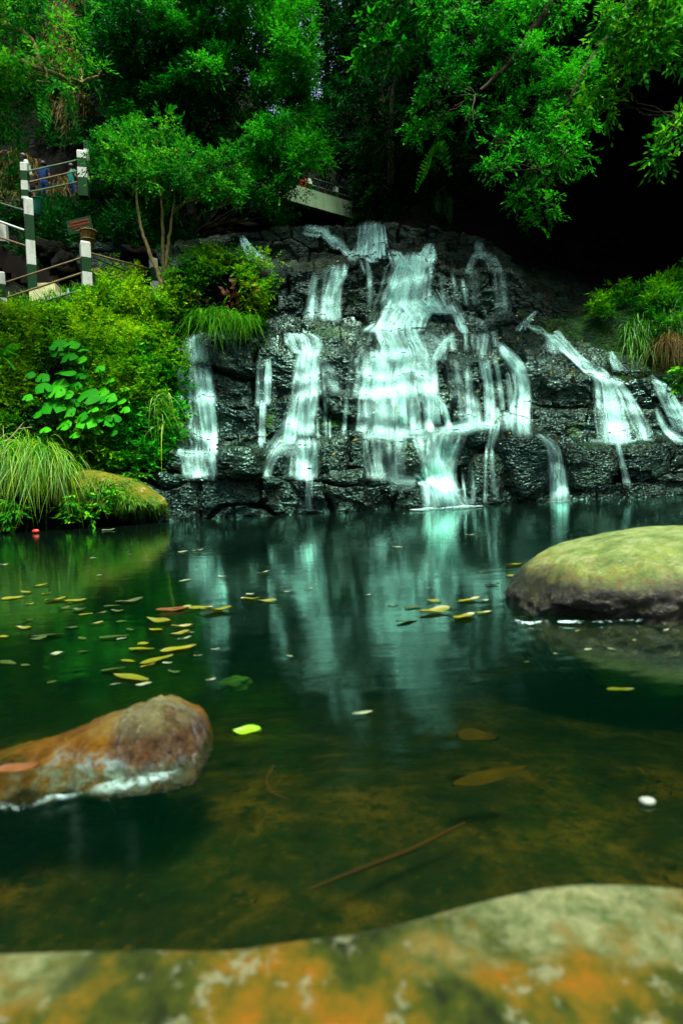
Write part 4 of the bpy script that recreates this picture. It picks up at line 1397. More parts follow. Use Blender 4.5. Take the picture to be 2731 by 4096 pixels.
# dark trees filling the hill behind on both sides
HT = 'dark trees on the slope behind'
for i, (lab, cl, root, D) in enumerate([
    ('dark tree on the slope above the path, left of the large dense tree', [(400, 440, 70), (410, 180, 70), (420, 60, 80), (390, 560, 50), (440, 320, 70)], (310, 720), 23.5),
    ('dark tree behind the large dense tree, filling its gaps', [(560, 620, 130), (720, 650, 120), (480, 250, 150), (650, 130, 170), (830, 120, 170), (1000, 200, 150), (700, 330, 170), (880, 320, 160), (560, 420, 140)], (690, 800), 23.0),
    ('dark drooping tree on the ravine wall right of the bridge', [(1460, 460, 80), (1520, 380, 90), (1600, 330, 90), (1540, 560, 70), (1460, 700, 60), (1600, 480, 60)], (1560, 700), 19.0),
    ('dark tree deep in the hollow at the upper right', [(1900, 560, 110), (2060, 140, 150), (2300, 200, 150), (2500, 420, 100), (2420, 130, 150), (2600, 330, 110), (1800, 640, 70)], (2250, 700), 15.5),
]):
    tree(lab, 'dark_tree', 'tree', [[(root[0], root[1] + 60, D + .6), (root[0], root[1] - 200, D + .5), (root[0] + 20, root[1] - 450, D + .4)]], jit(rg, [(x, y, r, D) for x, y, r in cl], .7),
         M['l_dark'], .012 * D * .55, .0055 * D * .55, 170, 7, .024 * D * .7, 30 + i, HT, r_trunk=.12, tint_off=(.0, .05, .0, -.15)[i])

# ------------------------------------------------------------------ plants on the banks
def scatter(bvh, rng, regions, n):
    """points on a bank seen inside photo ellipses (px,py,rx,ry,weight)"""
    R = np.array(regions, float)
    wgt = R[:, 4] * R[:, 2] * R[:, 3]
    k = rng.choice(len(R), n, p=wgt / wgt.sum())
    a, r = rng.uniform(0, 2 * np.pi, n), np.sqrt(rng.uniform(0, 1, n))
    px, py = R[k, 0] + R[k, 2] * r * np.cos(a), R[k, 1] + R[k, 3] * r * np.sin(a)
    D = rays(px, py)
    P, N = [], []
    for i in range(n):
        h = bvh.ray_cast(Vector(CAMP), Vector(D[i]).normalized(), 70)
        if h[0] is not None:
            nn = h[1] if h[1].dot(Vector(D[i])) < 0 else -h[1]
            P.append(h[0])
            N.append(nn)
    return np.array(P), np.array(N)


def project(P):
    c = (np.asarray(P) - CAMP) @ RN
    return W_ / 2 + F_ * c[..., 0] / -c[..., 2], H_ / 2 - F_ * c[..., 1] / -c[..., 2]


CLEAR = [(100, 1085, 300, 1222), (0, 1100, 110, 1215), (325, 960, 385, 1155), (590, 1030, 650, 1150), (110, 600, 330, 800)]


def plant_leaves(name, bvh, seed, regions, n, mat, L, W, nleaf=6, tl=.2, lift=.2, droop=.4, toff=0.0, parent=None, outw=.6, scale_n=1.6):
    rng = np.random.default_rng(seed)
    P, N = scatter(bvh, rng, regions, n)
    pn = fbm(P * scale_n, 3, seed)
    pl = fbm(P * 1.1 + 9, 3, seed + 3)
    h = rng.uniform(0, 1, len(P))
    P2 = P + N * (lift * (h * (.35 + 2.2 * np.clip(pl + .2, 0, 1))))[:, None]
    Dr = N * outw + np.array([0, 0, .55]) + rng.normal(0, .55, P.shape)
    qx, qy = project(P2)
    free = np.ones(len(P), bool)
    for x0, y0, x1, y1 in CLEAR:
        free &= ~((qx > x0 - 8) & (qx < x1 + 8) & (qy > y0 - 10) & (qy < y1 + 6))
    keep = free & (rng.uniform(0, 1, len(P)) < np.clip(.62 + pn * 2.0, .06, 1))
    V, Fq, tt = sprays(rng, P2[keep], Dr[keep], nleaf, tl * rng.uniform(.6, 1.3, keep.sum()), L, W, droop, np.clip(.30 + .35 * h + .7 * pn + toff, 0, 1)[keep])
    return link(name, raw_mesh(name, V, Fq, {'tint': tt}), parent, mat)


def blades(P, Dr, Ln, wd, droop, tint, nseg=6, rng=None):
    """grass blades: arching strips"""
    n = len(P)
    t = np.linspace(0, 1, nseg)
    Dr = nrm(Dr)
    C = P[:, None] + Dr[:, None] * (Ln[:, None] * t[None])[..., None]
    C[..., 2] -= (droop * Ln)[:, None] * t[None] ** 2.2
    T = np.gradient(C, axis=1)
    s = nrm(np.cross(T, np.array([0, 0, 1.0]) + rng.normal(0, .4, (n, 1, 3))))
    wv = wd[:, None] * np.maximum(.06, (1 - t ** 1.6))[None] * .5
    V = np.stack([C - s * wv[..., None], C + s * wv[..., None]], 2)      # n,nseg,2,3
    idx = np.arange(n * nseg * 2).reshape(n, nseg, 2)
    Fq = np.stack([idx[:, :-1, 0], idx[:, :-1, 1], idx[:, 1:, 1], idx[:, 1:, 0]], -1).reshape(-1, 4)
    tt = np.broadcast_to(tint[:, None, None] + .25 * t[None, :, None], (n, nseg, 2))
    return V.reshape(-1, 3), Fq, np.clip(tt.reshape(-1), 0, 1)


# left bank cover (nobody could count it)
o = plant_leaves('undergrowth', BANK, 101, [(200, 1500, 330, 330, 1), (520, 1330, 220, 230, 1.1), (560, 1650, 140, 230, 1), (150, 1280, 180, 120, 1), (330, 1780, 230, 120, 1), (640, 1400, 90, 200, .8), (60, 1750, 90, 120, .8)], 13500, M['l_bank'], .074, .033, 6, .2, .35, toff=.08)
tag(o, 'dense green undergrowth covering the left bank', 'undergrowth', kind='stuff')
o = plant_leaves('undergrowth', BANK, 102, [(540, 1210, 170, 110, 1.4), (420, 1320, 120, 120, .8), (620, 1330, 110, 130, .9), (100, 1330, 130, 120, .9), (60, 1530, 80, 120, .5), (500, 1500, 100, 120, .5)], 5600, M['l_yel'], .064, .025, 7, .2, .45, toff=.2)
tag(o, 'yellow green small leaved growth along the top of the left bank under the railings', 'undergrowth', kind='stuff')
o = plant_leaves('undergrowth', BANK, 103, [(600, 1560, 110, 300, 1), (540, 1800, 140, 110, 1), (400, 1700, 150, 120, .6)], 3000, M['l_mid'], .11, .042, 6, .25, .35, toff=.05)
tag(o, 'dark green glossy growth at the shaded side of the left bank', 'undergrowth', kind='stuff')
# grass over the bank
rng = np.random.default_rng(104)
P, N = scatter(BANK, rng, [(520, 1330, 120, 130, 1), (180, 1230, 150, 70, 1), (120, 1420, 120, 120, .6), (330, 1830, 200, 70, 1), (300, 1215, 120, 40, 1.4), (560, 1700, 120, 120, .4)], 2600)
V, Fq, tt = blades(P + N * .05, N * .5 + np.array([0, -.15, .7]) + rng.normal(0, .45, P.shape), rng.uniform(.18, .5, len(P)), rng.uniform(.008, .018, len(P)), rng.uniform(.3, .8, len(P)), rng.uniform(0, .5, len(P)), 5, rng)
o = tag(link('grass', raw_mesh('grass', V, Fq, {'tint': tt}), None, M['l_grass']), 'bright grass growing through the left bank', 'grass', kind='stuff')
# upper hillside cover
o = plant_leaves('undergrowth', BANK, 105, [(180, 560, 220, 240, 1), (60, 200, 150, 250, .8), (330, 850, 330, 160, 1), (500, 960, 260, 120, 1), (120, 1020, 150, 110, .8), (800, 900, 150, 100, .7), (700, 1060, 160, 60, .7)], 9000, M['l_dark'], .15, .06, 6, .35, .6, toff=.12)
tag(o, 'dark shrubby growth covering the shaded hillside by the path', 'undergrowth', kind='stuff')
rng = np.random.default_rng(106)
P, N = scatter(BANK, rng, [(80, 690, 80, 70, 1), (280, 250, 90, 250, 1.2), (310, 480, 60, 100, 1), (60, 780, 60, 60, .6), (240, 770, 100, 40, .6), (310, 80, 70, 90, 1)], 4200)
V, Fq, tt = blades(P + N * .1, N * .6 + np.array([0, 0, .4]) + rng.normal(0, .4, P.shape), rng.uniform(.4, 1.0, len(P)), rng.uniform(.02, .045, len(P)), rng.uniform(.8, 1.5, len(P)), rng.uniform(0, .6, len(P)), 5, rng)
o = tag(link('grass', raw_mesh('grass', V, Fq, {'tint': tt}), None, M['l_dry']), 'dry yellow brown grass hanging on the hillside above the path', 'grass', kind='stuff')
# ravine wall cover
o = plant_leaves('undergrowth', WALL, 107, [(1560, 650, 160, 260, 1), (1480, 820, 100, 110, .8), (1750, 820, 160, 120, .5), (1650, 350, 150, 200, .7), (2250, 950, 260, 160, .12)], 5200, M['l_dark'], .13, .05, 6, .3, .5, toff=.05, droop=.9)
tag(o, 'dark hanging growth on the shaded ravine wall', 'undergrowth', kind='stuff')
# right bank
o = plant_leaves('undergrowth', RBANK, 108, [(2620, 1180, 150, 110, 1), (2480, 1260, 100, 50, 1), (2650, 1300, 140, 110, 1), (2380, 1250, 60, 40, .5), (2700, 1060, 60, 90, 1.2)], 3200, M['l_bank'], .15, .034, 6, .26, .32, toff=-.08)
tag(o, 'narrow leaved green growth on the right bank', 'undergrowth', kind='stuff')
rng = np.random.default_rng(109)
P, N = scatter(RBANK, rng, [(2610, 1330, 120, 60, 1), (2560, 1400, 60, 40, .5), (2690, 1280, 60, 80, .8)], 900)
V, Fq, tt = blades(P + N * .05, N * .5 + np.array([-.1, -.1, .5]) + rng.normal(0, .35, P.shape), rng.uniform(.3, .75, len(P)), rng.uniform(.012, .025, len(P)), rng.uniform(.9, 1.6, len(P)), rng.uniform(-.15, .35, len(P)), 6, rng)
o = tag(link('grass', raw_mesh('grass', V, Fq, {'tint': tt}), None, M['l_grass']), 'green grass hanging over the right bank', 'grass', kind='stuff')


def tussock(label, cat, bases, n, mat, Ln, wd, droop, dirv, seed, name='grass_tussock', toff=0.0, spread=.45):
    rng = np.random.default_rng(seed)
    B = np.array([at(*b) for b in bases])
    k = rng.integers(0, len(B), n)
    P = B[k] + rng.normal(0, .07, (n, 3))
    V, Fq, tt = blades(P, np.array(dirv) + rng.normal(0, spread, (n, 3)) * np.array([1, .7, .6]), rng.uniform(Ln[0], Ln[1], n), rng.uniform(wd[0], wd[1], n), rng.uniform(droop[0], droop[1], n), rng.uniform(-.1, .55, n) + toff, 8, rng)
    o = link(name, raw_mesh(name, V, Fq, {'tint': tt}), None, mat)
    return tag(o, label, cat)


tussock('big yellow green grass tussock drooping over the water at the left edge', 'grass clump', [(x, y, D) for x, y, D in [(20, 1850, 9.3), (80, 1860, 9.3), (150, 1865, 9.35), (210, 1880, 9.4), (270, 1900, 9.5), (120, 1830, 9.5), (-40, 1850, 9.2), (180, 1840, 9.5)]],
        1500, M['l_grass'], (.7, 1.35), (.010, .019), (.8, 1.35), (.05, -.45, .75), 201, spread=.34, toff=.12)
tussock('soft dark green grass tuft hanging over the top of the far left cascade', 'grass clump', [(x, y, D) for x, y, D in [(800, 1275, 11.7), (850, 1270, 11.7), (900, 1275, 11.8), (950, 1285, 11.8), (990, 1300, 11.9), (870, 1290, 11.7)]],
        750, M['l_bank'], (.35, .75), (.008, .016), (.9, 1.5), (0, -.3, .6), 202, toff=.15)
tussock('straw brown dry grass tuft hanging at the right bank', 'grass clump', [(x, y, D) for x, y, D in [(2660, 1375, 12.2), (2700, 1380, 12.2), (2735, 1385, 12.1), (2680, 1370, 12.2)]],
        330, M['l_dry'], (.4, .75), (.010, .018), (1.1, 1.7), (-.1, -.35, .35), 203, spread=.3)
tussock('yellowish hanging vine strands at the edge of the left bank beside the far left cascade', 'vine', [(x, y, D) for x, y, D in [(625, 1640, 10.75), (640, 1620, 10.8), (655, 1600, 10.8), (635, 1700, 10.7)]],
        90, M['l_grass'], (.3, .7), (.012, .022), (1.3, 2.0), (0, -.2, .3), 204, name='hanging_vine', spread=.3, toff=.1)


# mound with the yellow shrub
def blob(name, label, cat, c, size, mat, e=.7, rough=.14, seed=1, rot=0.0, tilt=0.0, sub=5, parent=None, crack=.05, attrs=None):
    V, Ft = rock_shape(size, e, rough, seed, sub, crack)
    Rm = np.array(Matrix.Rotation(rot, 3, 'Z') @ Matrix.Rotation(tilt, 3, 'Y'))
    V = V @ Rm.T + np.array(c)
    o = link(name, raw_mesh(name, V, Ft, attrs(V) if attrs else None), parent, mat)
    if label:
        tag(o, label, cat)
    return o, V, Ft


md = at(890, 1175, 13.0)
mo, mV, mFt = blob('earth_mound', 'overgrown earth mound left of the upper falls', 'mound', md, (1.08, .8, .72), M['soil'], .8, .16, 77)
MBV = BVHTree.FromPolygons(mV.tolist(), mFt.tolist())
sh = empty('mound_shrub', md)
tag(sh, 'yellow green shrub spilling over the mound left of the upper falls', 'shrub')
plant_leaves('foliage', MBV, 211, [(900, 1050, 150, 60, 1.2), (1010, 1100, 70, 120, 1.4), (760, 1050, 90, 60, .9), (1050, 1190, 30, 80, 1.2)], 1500, M['l_yel'], .07, .028, 7, .2, .40, toff=-.02, parent=sh)
sh2 = empty('mound_fern_growth', md)
tag(sh2, 'green ferny growth on the left shoulder of the mound', 'shrub')
plant_leaves('foliage', MBV, 212, [(760, 1090, 110, 80, 1), (860, 1020, 120, 40, 1), (740, 1190, 80, 60, .6)], 700, M['l_bank'], .09, .03, 7, .26, .3, toff=-.1, parent=sh2)
sh3 = empty('mound_bush', md)
tag(sh3, 'bright green broad leaved sprig at the foot of the mound', 'shrub')
plant_leaves('foliage', MBV, 213, [(980, 1275, 60, 35, 1), (920, 1260, 60, 25, .8), (1060, 1290, 30, 30, .5)], 170, M['l_lit'], .12, .045, 6, .2, .3, toff=.1, parent=sh3)
rng = np.random.default_rng(214)
P, N = scatter(MBV, rng, [(960, 1170, 60, 60, 1), (860, 1190, 100, 60, .4)], 60)
V, Fq, tt = leaf_mesh('', P + N * .12, rng.normal(0, .5, P.shape) + np.array([0, -.2, -.6]), nrm(N + rng.normal(0, .4, P.shape)), rng.uniform(.10, .18, len(P)), rng.uniform(.08, .13, len(P)), rng.uniform(0, 1, len(P)))
sh4 = tag(link('leaf_litter', raw_mesh('leaf_litter', V, Fq, {'tint': tt}), None, M['l_brown']), 'brown dead leaves caught on the face of the mound', 'leaves', kind='stuff')


rng = np.random.default_rng(600)
P, N = scatter(BVH, rng, [(1950, 1330, 420, 90, 1), (1400, 1330, 260, 60, .8), (2350, 1450, 200, 90, 1), (1500, 1040, 250, 40, .6), (1000, 1400, 200, 60, .6), (2000, 1620, 500, 200, .25), (1200, 1850, 500, 120, .2)], 420)
ok_ = N[:, 2] > .25
P, N = P[ok_], N[ok_]
V, Fq, tt = leaf_mesh('', P + N * .03, rng.normal(0, 1, P.shape) * np.array([1, 1, .3]), nrm(N + rng.normal(0, .3, P.shape)), rng.uniform(.05, .11, len(P)), rng.uniform(.025, .05, len(P)), rng.uniform(.3, 1, len(P)))
tag(link('leaf_litter', raw_mesh('leaf_litter', V, Fq, {'tint': tt}), None, M['l_fall']), 'small yellow fallen leaves stuck on the ledges of the wet rock face', 'leaves', kind='stuff')


# round leaved plants ------------------------------------------------------
def round_leaf(R, rng):
    """one kidney shaped leaf with a notch, cupped, as (V, quads)"""
    n = 22
    a = np.linspace(.22, 2 * np.pi - .22, n)
    rr = R * (1 + .06 * np.sin(a * 5 + rng.uniform(0, 6)) + .03 * rng.normal(0, 1, n))
    out = np.stack([np.cos(a) * rr, np.sin(a) * rr, .14 * R * np.cos(2 * a) - .10 * R], -1)
    mid = out * .5
    mid[:, 2] = .03 * R
    c = np.zeros((n, 3))
    V = np.concatenate([c, mid, out])
    Fq = grid_faces(3, n)
    return V, Fq


def frame_from(nv, up=(0, 0, 1)):
    nv = Vector(nv).normalized()
    x = Vector(up).cross(nv).normalized()
    y = nv.cross(x)
    return np.array([[-y.x, x.x, nv.x], [-y.y, x.y, nv.y], [-y.z, x.z, nv.z]])


rng = np.random.default_rng(220)
for lab, lst in (('round leaved plant high on the left bank among the grass', [(235, 1382, 30), (285, 1378, 28), (235, 1405, 30), (275, 1430, 30), (320, 1440, 24), (262, 1490, 34), (170, 1512, 24), (335, 1400, 20)]),
                 ('large round leaved plant in the middle of the left bank', [(178, 1552, 32), (230, 1545, 38), (225, 1568, 30), (300, 1545, 24), (265, 1580, 26), (355, 1585, 38), (405, 1570, 26), (430, 1620, 34), (400, 1600, 22), (440, 1590, 24), (192, 1580, 18), (480, 1605, 22), (120, 1500, 18), (110, 1590, 18), (320, 1505, 22), (300, 1612, 22), (400, 1475, 18), (440, 1525, 17), (500, 1560, 18)]),
                 ('round leaved plant with pale lower leaves near the foot of the left bank', [(212, 1628, 40), (268, 1645, 28), (345, 1690, 34), (420, 1678, 38), (456, 1672, 26), (330, 1665, 20), (370, 1640, 22), (255, 1700, 26), (390, 1720, 20), (150, 1655, 22), (500, 1640, 18), (180, 1720, 20), (450, 1730, 18), (300, 1740, 20)])):
    h = hit(BANK, lst[0][0], lst[0][1] + 40)
    rt = empty('round_leaved_plant', h[0] if h[0] else at(lst[0][0], lst[0][1], 10.4))
    tag(rt, lab, 'plant', 'round leaved plants on the left bank')
    for px, py, rp in lst:
        h = hit(BANK, px, py)
        D = (h[0].y if h[0] else 10.5) - rng.uniform(.60, .85)
        c = at(px, py, D)
        V, Fq = round_leaf(px_size(D, rp) * 1.15, rng)
        nv = np.array([rng.normal(0, .25), -.75 + rng.normal(0, .15), .75])
        c0 = Matrix.Rotation(rng.uniform(-.6, .6), 3, Vector(nv).normalized())
        V = V @ np.array(c0 @ Matrix(frame_from(nv).tolist())).T + c
        link('leaf', raw_mesh('leaf', V, Fq, {'tint': np.full(len(V), rng.uniform(0, 1))}), rt, M['l_round'])
        sm = MB()
        sm.tube(limb(rng, c + np.array([0, .5, -.22]), c, .1, 5), .008, 5)
        sm.build('stem', M['l_bank'], rt, attrs={'tint': np.full(sm.n, .5)})


# ferns ---------------------------------------------------------------------
def frond(rng, a, b, rise, pin, wd, n=26):
    t = np.linspace(0, 1, n)
    C = np.asarray(a)[None] * (1 - t[:, None]) + np.asarray(b)[None] * t[:, None]
    C[:, 2] += rise * np.sin(np.pi * t ** .8)
    T = nrm(np.gradient(C, axis=0))
    view = nrm(C - CAMP)
    s = nrm(np.cross(T, view * .6 + np.array([0, 0, .8])))
    pl = pin * np.sin(np.pi * np.clip(t * .92 + .06, 0, 1)) ** .7
    P = np.concatenate([C, C])
    d = np.concatenate([s + T * .45, -s + T * .45]) + rng.normal(0, .06, (2 * n, 3))
    d[:, 2] -= .2
    nn = np.cross(np.concatenate([T, T]), np.concatenate([s, s]))
    V, Fq, tt = leaf_mesh('', P, d, nrm(nn + 1e-3), np.concatenate([pl, pl]), np.full(2 * n, wd), rng.uniform(.35, .8, 2 * n), .05, .1)
    rw = np.linspace(.012, .004, n)[:, None]
    Vr = np.stack([C - s * rw, C + s * rw], 1).reshape(-1, 3)
    Fr = grid_faces(n, 2) + len(V)
    return np.vstack([V, Vr]), np.vstack([Fq, Fr]), np.concatenate([tt, np.full(2 * n, .5)])


def fern(label, base, ends, D, mat, pin=.16, wd=.05, rise=.3, seed=1, name='fern'):
    rng = np.random.default_rng(seed)
    a = at(base[0], base[1], D)
    rt = empty(name, a)
    tag(rt, label, 'fern')
    for (px, py, dd) in ends:
        V, Fq, tt = frond(rng, a, at(px, py, D + dd), rise, pin, wd)
        m = MB()
        link('frond', raw_mesh('frond', V, Fq, {'tint': tt}), rt, mat)
    return rt


fern('bright arching fern frond on the dark ravine wall right of the bridge', (1800, 700), [(1662, 765, -.5), (1690, 720, -.6)], 14.8, M['l_lit'], .24, .06, .75, 231)
fern('dim fern hanging below the bright frond on the ravine wall', (1770, 780), [(1800, 890, -.4), (1750, 850, -.4)], 15.2, M['l_dark'], .20, .05, .3, 232)
fern('arching fern on the hillside at the upper left above the path', (225, 400), [(148, 420, -1), (190, 520, -1.4), (310, 520, -1.2), (270, 470, -1.2), (320, 530, -.6), (160, 480, -1)], 19, M['l_mid'], .34, .08, .8, 233)
fern('small ferns in front of the grass at the left bank edge', (20, 1440), [(80, 1380, -.2), (75, 1420, -.3), (-30, 1400, -.2), (60, 1480, -.3)], 10.0, M['l_lit'], .10, .03, .08, 234)

# leafy plants at the water's edge
for lab, reg, D, n, mt, sd, L in [
    ('small leafy plant with pointed leaves hanging under the mossy boulder', [(320, 2010, 60, 45), (370, 2040, 45, 30), (280, 2040, 35, 40)], 9.2, 85, 'l_lit', 241, .10),
    ('leafy plant with pointed leaves at the waterline in the left corner of the bank', [(20, 2060, 45, 60), (-30, 2040, 50, 80), (50, 2030, 35, 30)], 8.9, 75, 'l_lit', 242, .13),
    ('small sprig growing on the face of the mossy boulder', [(470, 1985, 45, 30), (440, 1960, 25, 25)], 9.15, 45, 'l_lit', 243, .08),
    ('pale drooping leafed sprig in the shaded nook above the boulder', [(470, 1860, 25, 60), (540, 1900, 30, 20), (440, 1830, 25, 40)], 9.8, 60, 'l_bank', 244, .10),
    ('sprig of glossy leaves at the right edge below the right bank', [(2710, 1530, 28, 40), (2740, 1490, 40, 40)], 11.3, 50, 'l_lit', 245, .14),
]:
    rng = np.random.default_rng(sd)
    O, Dr = [], []
    for px, py, rx, ry in reg:
        k = n // len(reg)
        a, r = rng.uniform(0, 6.28, k), np.sqrt(rng.uniform(0, 1, k))
        O.append(at(px + rx * r * np.cos(a), py + ry * r * np.sin(a), D + rng.uniform(-.1, .2, k)))
        Dr.append(np.stack([rng.normal(0, .6, k), rng.normal(-.4, .4, k), rng.normal(.1, .35, k)], -1))
    O, Dr = np.vstack(O), np.vstack(Dr)
    V, Fq, tt = sprays(rng, O, Dr, 6, .16, L, L * .36, .5)
    rt = empty('leafy_plant', O.mean(0))
    tag(rt, lab, 'plant')
    link('foliage', raw_mesh('foliage', V, Fq, {'tint': tt}), rt, M[mt])
    for q in range(0, len(O), 4):
        sm = MB()
        sm.tube(limb(rng, O.mean(0) + np.array([0, .5, -.1]), O[q], .05, 5), .005, 4)
        sm.build('stem', M['bark'], rt)

# bare pale branch at the left edge of the bank
bm_ = MB()
bp = [at(-40, 1800, 9.3), at(20, 1770, 9.3), at(50, 1745, 9.3), at(75, 1715, 9.3), at(95, 1690, 9.3)]
bm_.tube(bp, [.018, .015, .012, .008, .004], 6)
bm_.tube([bp[1], at(15, 1735, 9.3), at(14, 1700, 9.3)], [.010, .007, .003], 5)
bm_.tube([bp[3], at(100, 1712, 9.3), at(130, 1708, 9.3)], [.006, .004, .002], 5)
tag(bm_.build('bare_branch', m_plain('pale_dead_wood', (.30, .27, .15), .8, .1)), 'bare pale dead branch sticking out of the left bank at the picture edge', 'branch')

# mossy boulder on the left shore
V, Ft = rock_shape((.95, .55, .42), .85, .10, 88, 5, .03)
V[:, 2] -= .22 * V[:, 0] / .95 + .05 * (V[:, 0] / .95) ** 2
V[:, 2] = np.where(V[:, 2] < -.18, -.18 + (V[:, 2] + .18) * .3 + .22 * np.clip(V[:, 1] * -1.2, 0, .5), V[:, 2])
V = V + at(440, 1990, 9.75)
mb = link('mossy_boulder', raw_mesh('mossy_boulder', V, Ft), None, M['mossrock'])
tag(mb, 'mossy sloping boulder on the left shore with a dark hollow beneath it', 'boulder')
rng = np.random.default_rng(89)
BB = BVHTree.FromPolygons(V.tolist(), Ft.tolist())
P, N = scatter(BB, rng, [(560, 2030, 110, 50, 1), (440, 1960, 110, 60, .6), (620, 2070, 60, 25, 1)], 1500)
Vb, Fb, tb = blades(P, N * .5 + np.array([.15, -.1, .1]) + rng.normal(0, .4, P.shape), rng.uniform(.04, .14, len(P)), rng.uniform(.006, .012, len(P)), rng.uniform(.5, 1.2, len(P)), rng.uniform(-.1, .6, len(P)), 4, rng)
link('moss', raw_mesh('moss', Vb, Fb, {'tint': tb}), mb, M['l_grass'])['kind'] = 'stuff'

# ------------------------------------------------------------------ near rocks
# right boulder: smooth dome, undercut above the water
V, Ft = ico(6)
P = V.copy()
P[:, 2] = np.where(P[:, 2] > 0, P[:, 2] ** 1.0, P[:, 2])
m = (np.abs(P[:, :2]) ** 2).sum(1) ** .5
P = P / np.maximum(((np.abs(P[:, 0]) ** 2.4 + np.abs(P[:, 1]) ** 2.4 + np.abs(P[:, 2]) ** 2.2) ** (1 / 2.3))[:, None], 1e-6)
sz = np.array([.55, .46, .262])
Q = P * sz
Q = Q * (1 + .10 * fbm(P * 1.5 + 3, 4, 301) + .035 * fbm(P * 4.5, 5, 302))[:, None]
und = np.exp(-((Q[:, 2] - .035) / .05) ** 2)
front = np.clip(-Q[:, 1] / .3, 0, 1)
Q[:, :2] *= (1 - .025 * und)[:, None]
Q[:, 1] += .035 * und * front * (1 + .8 * vnoise(np.stack([Q[:, 0] * 6, 0 * m, 0 * m], -1), 5))
low = np.clip((.155 - Q[:, 2]) / .06, 0, 1)
Q += V * ((.030 * np.abs(fbm(Q * np.array([9, 9, 20]), 5, 303)) + .012 * fbm(Q * 40, 3, 304) - .006) * low)[:, None]
Q[:, 2] += .04 * np.clip(Q[:, 0] / .5, -1, .3)
rbc = np.array([on_water(2062, 2450)[0] + .575, on_water(2440, 2496)[1] + .36, -.010])
ro2 = link('lichen_boulder', raw_mesh('lichen_boulder', Q, Ft), None, M['boulder'])
ro2.location = rbc
tag(ro2, 'large smooth lichen covered boulder standing in the pool at the right', 'boulder')
RBC = rbc
# left stone: low brown tail and rounded head
n1, n2 = 150, 90
uu = np.linspace(0, 1, n1)
aa = np.linspace(0, 2 * np.pi, n2, endpoint=False)
cx = np.interp(uu, [0, .45, .75, .92, 1], [-.75, -.42, -.17, -.055, -.03]) + .0
hh = np.interp(uu, [0, .3, .55, .7, .82, .93, .985, 1], [.085, .115, .150, .192, .212, .165, .08, .001])
ww = np.interp(uu, [0, .5, .75, .9, .97, 1], [.16, .15, .15, .14, .09, .001])
hh = smooth1(hh, 4, 0); ww = smooth1(ww, 4, 0)
hh[-1] = ww[-1] = .002
CX = np.broadcast_to(cx[:, None], (n1, n2))
Vs = np.stack([CX + 0 * aa, ww[:, None] * np.sign(np.cos(aa)) * np.abs(np.cos(aa)) ** .9, hh[:, None] * np.sign(np.sin(aa)) * np.abs(np.sin(aa)) ** .9], -1)
nn_ = fbm(Vs * 9, 4, 311)
headm = np.clip((CX + .24) / .07, 0, 1) * np.clip((-Vs[..., 1] + .05) / .06, 0, 1)
Vs[..., 2] *= (1 + .05 * nn_)
Vs[..., 1] *= (1 + .10 * fbm(Vs * 7 + 4, 4, 312))
groove = np.exp(-((CX + .27 + .05 * vnoise(Vs * 8, 3)) / .018) ** 2) * np.clip(-Vs[..., 1] / .1, 0, 1)
Vs[..., 1] += .02 * groove
Vs[..., 1] -= .022 * headm * np.clip(1 - np.abs(Vs[..., 2] - .07) / .1, 0, 1)
nv_ = nrm(np.stack([0 * CX, Vs[..., 1], Vs[..., 2]], -1))
pit = np.abs(fbm(Vs * 26, 4, 313))
Vs += nv_ * (.012 * (pit - .25) * np.clip(.35 + headm, 0, 1) + .006 * fbm(Vs * 60, 3, 314))[..., None]
Vs += nv_ * (-.016 * np.exp(-((Vs[..., 2] - .118 - .012 * vnoise(Vs * 22, 4)) / .006) ** 2) * headm * np.clip(1 - np.abs(CX + .20) / .09, 0, 1))[..., None]
crustm = np.clip((.150 + .02 * vnoise(Vs * 20, 6) - Vs[..., 2]) / .02, 0, 1) * np.clip((Vs[..., 2] - .085) / .02, 0, 1) * np.clip(-Vs[..., 1] / .05, 0, 1) * np.clip(1 - np.abs(CX + .22) / .17, 0, 1) ** .5
under = np.clip((.10 - Vs[..., 2]) / .2, 0, 1)
uf = np.clip((.088 - Vs[..., 2]) / .05, 0, 1)
uf = uf * uf * (3 - 2 * uf)
Vs[..., 1] = np.where(Vs[..., 1] < 0, Vs[..., 1] * (1 - .95 * uf) + .10 * under, Vs[..., 1])
Vs[..., 0] -= .12 * uf * np.clip((CX + .3) / .2, 0, 1)
palem = np.clip((Vs[..., 2] - .165) / .04, 0, 1) * np.clip((CX + .36) / .12, 0, 1)
ls = link('brown_stone', raw_mesh('brown_stone', Vs.reshape(-1, 3), grid_faces(n1, n2, True), {'head': headm.ravel(), 'pale': palem.ravel(), 'crust': crustm.ravel()}), None, M['lstone'])
hp = at(865, 2870, 1.12)
ls.location = (hp[0] + .03, hp[1], -.118)
ls.rotation_euler = (0, RAD(-1.5), RAD(6))
ls.scale = (1.0, 1.0, .93)
tag(ls, 'low brown wet stone with a rounded reddish head breaking the surface at the left', 'stone')
LSO = Vector(ls.location)
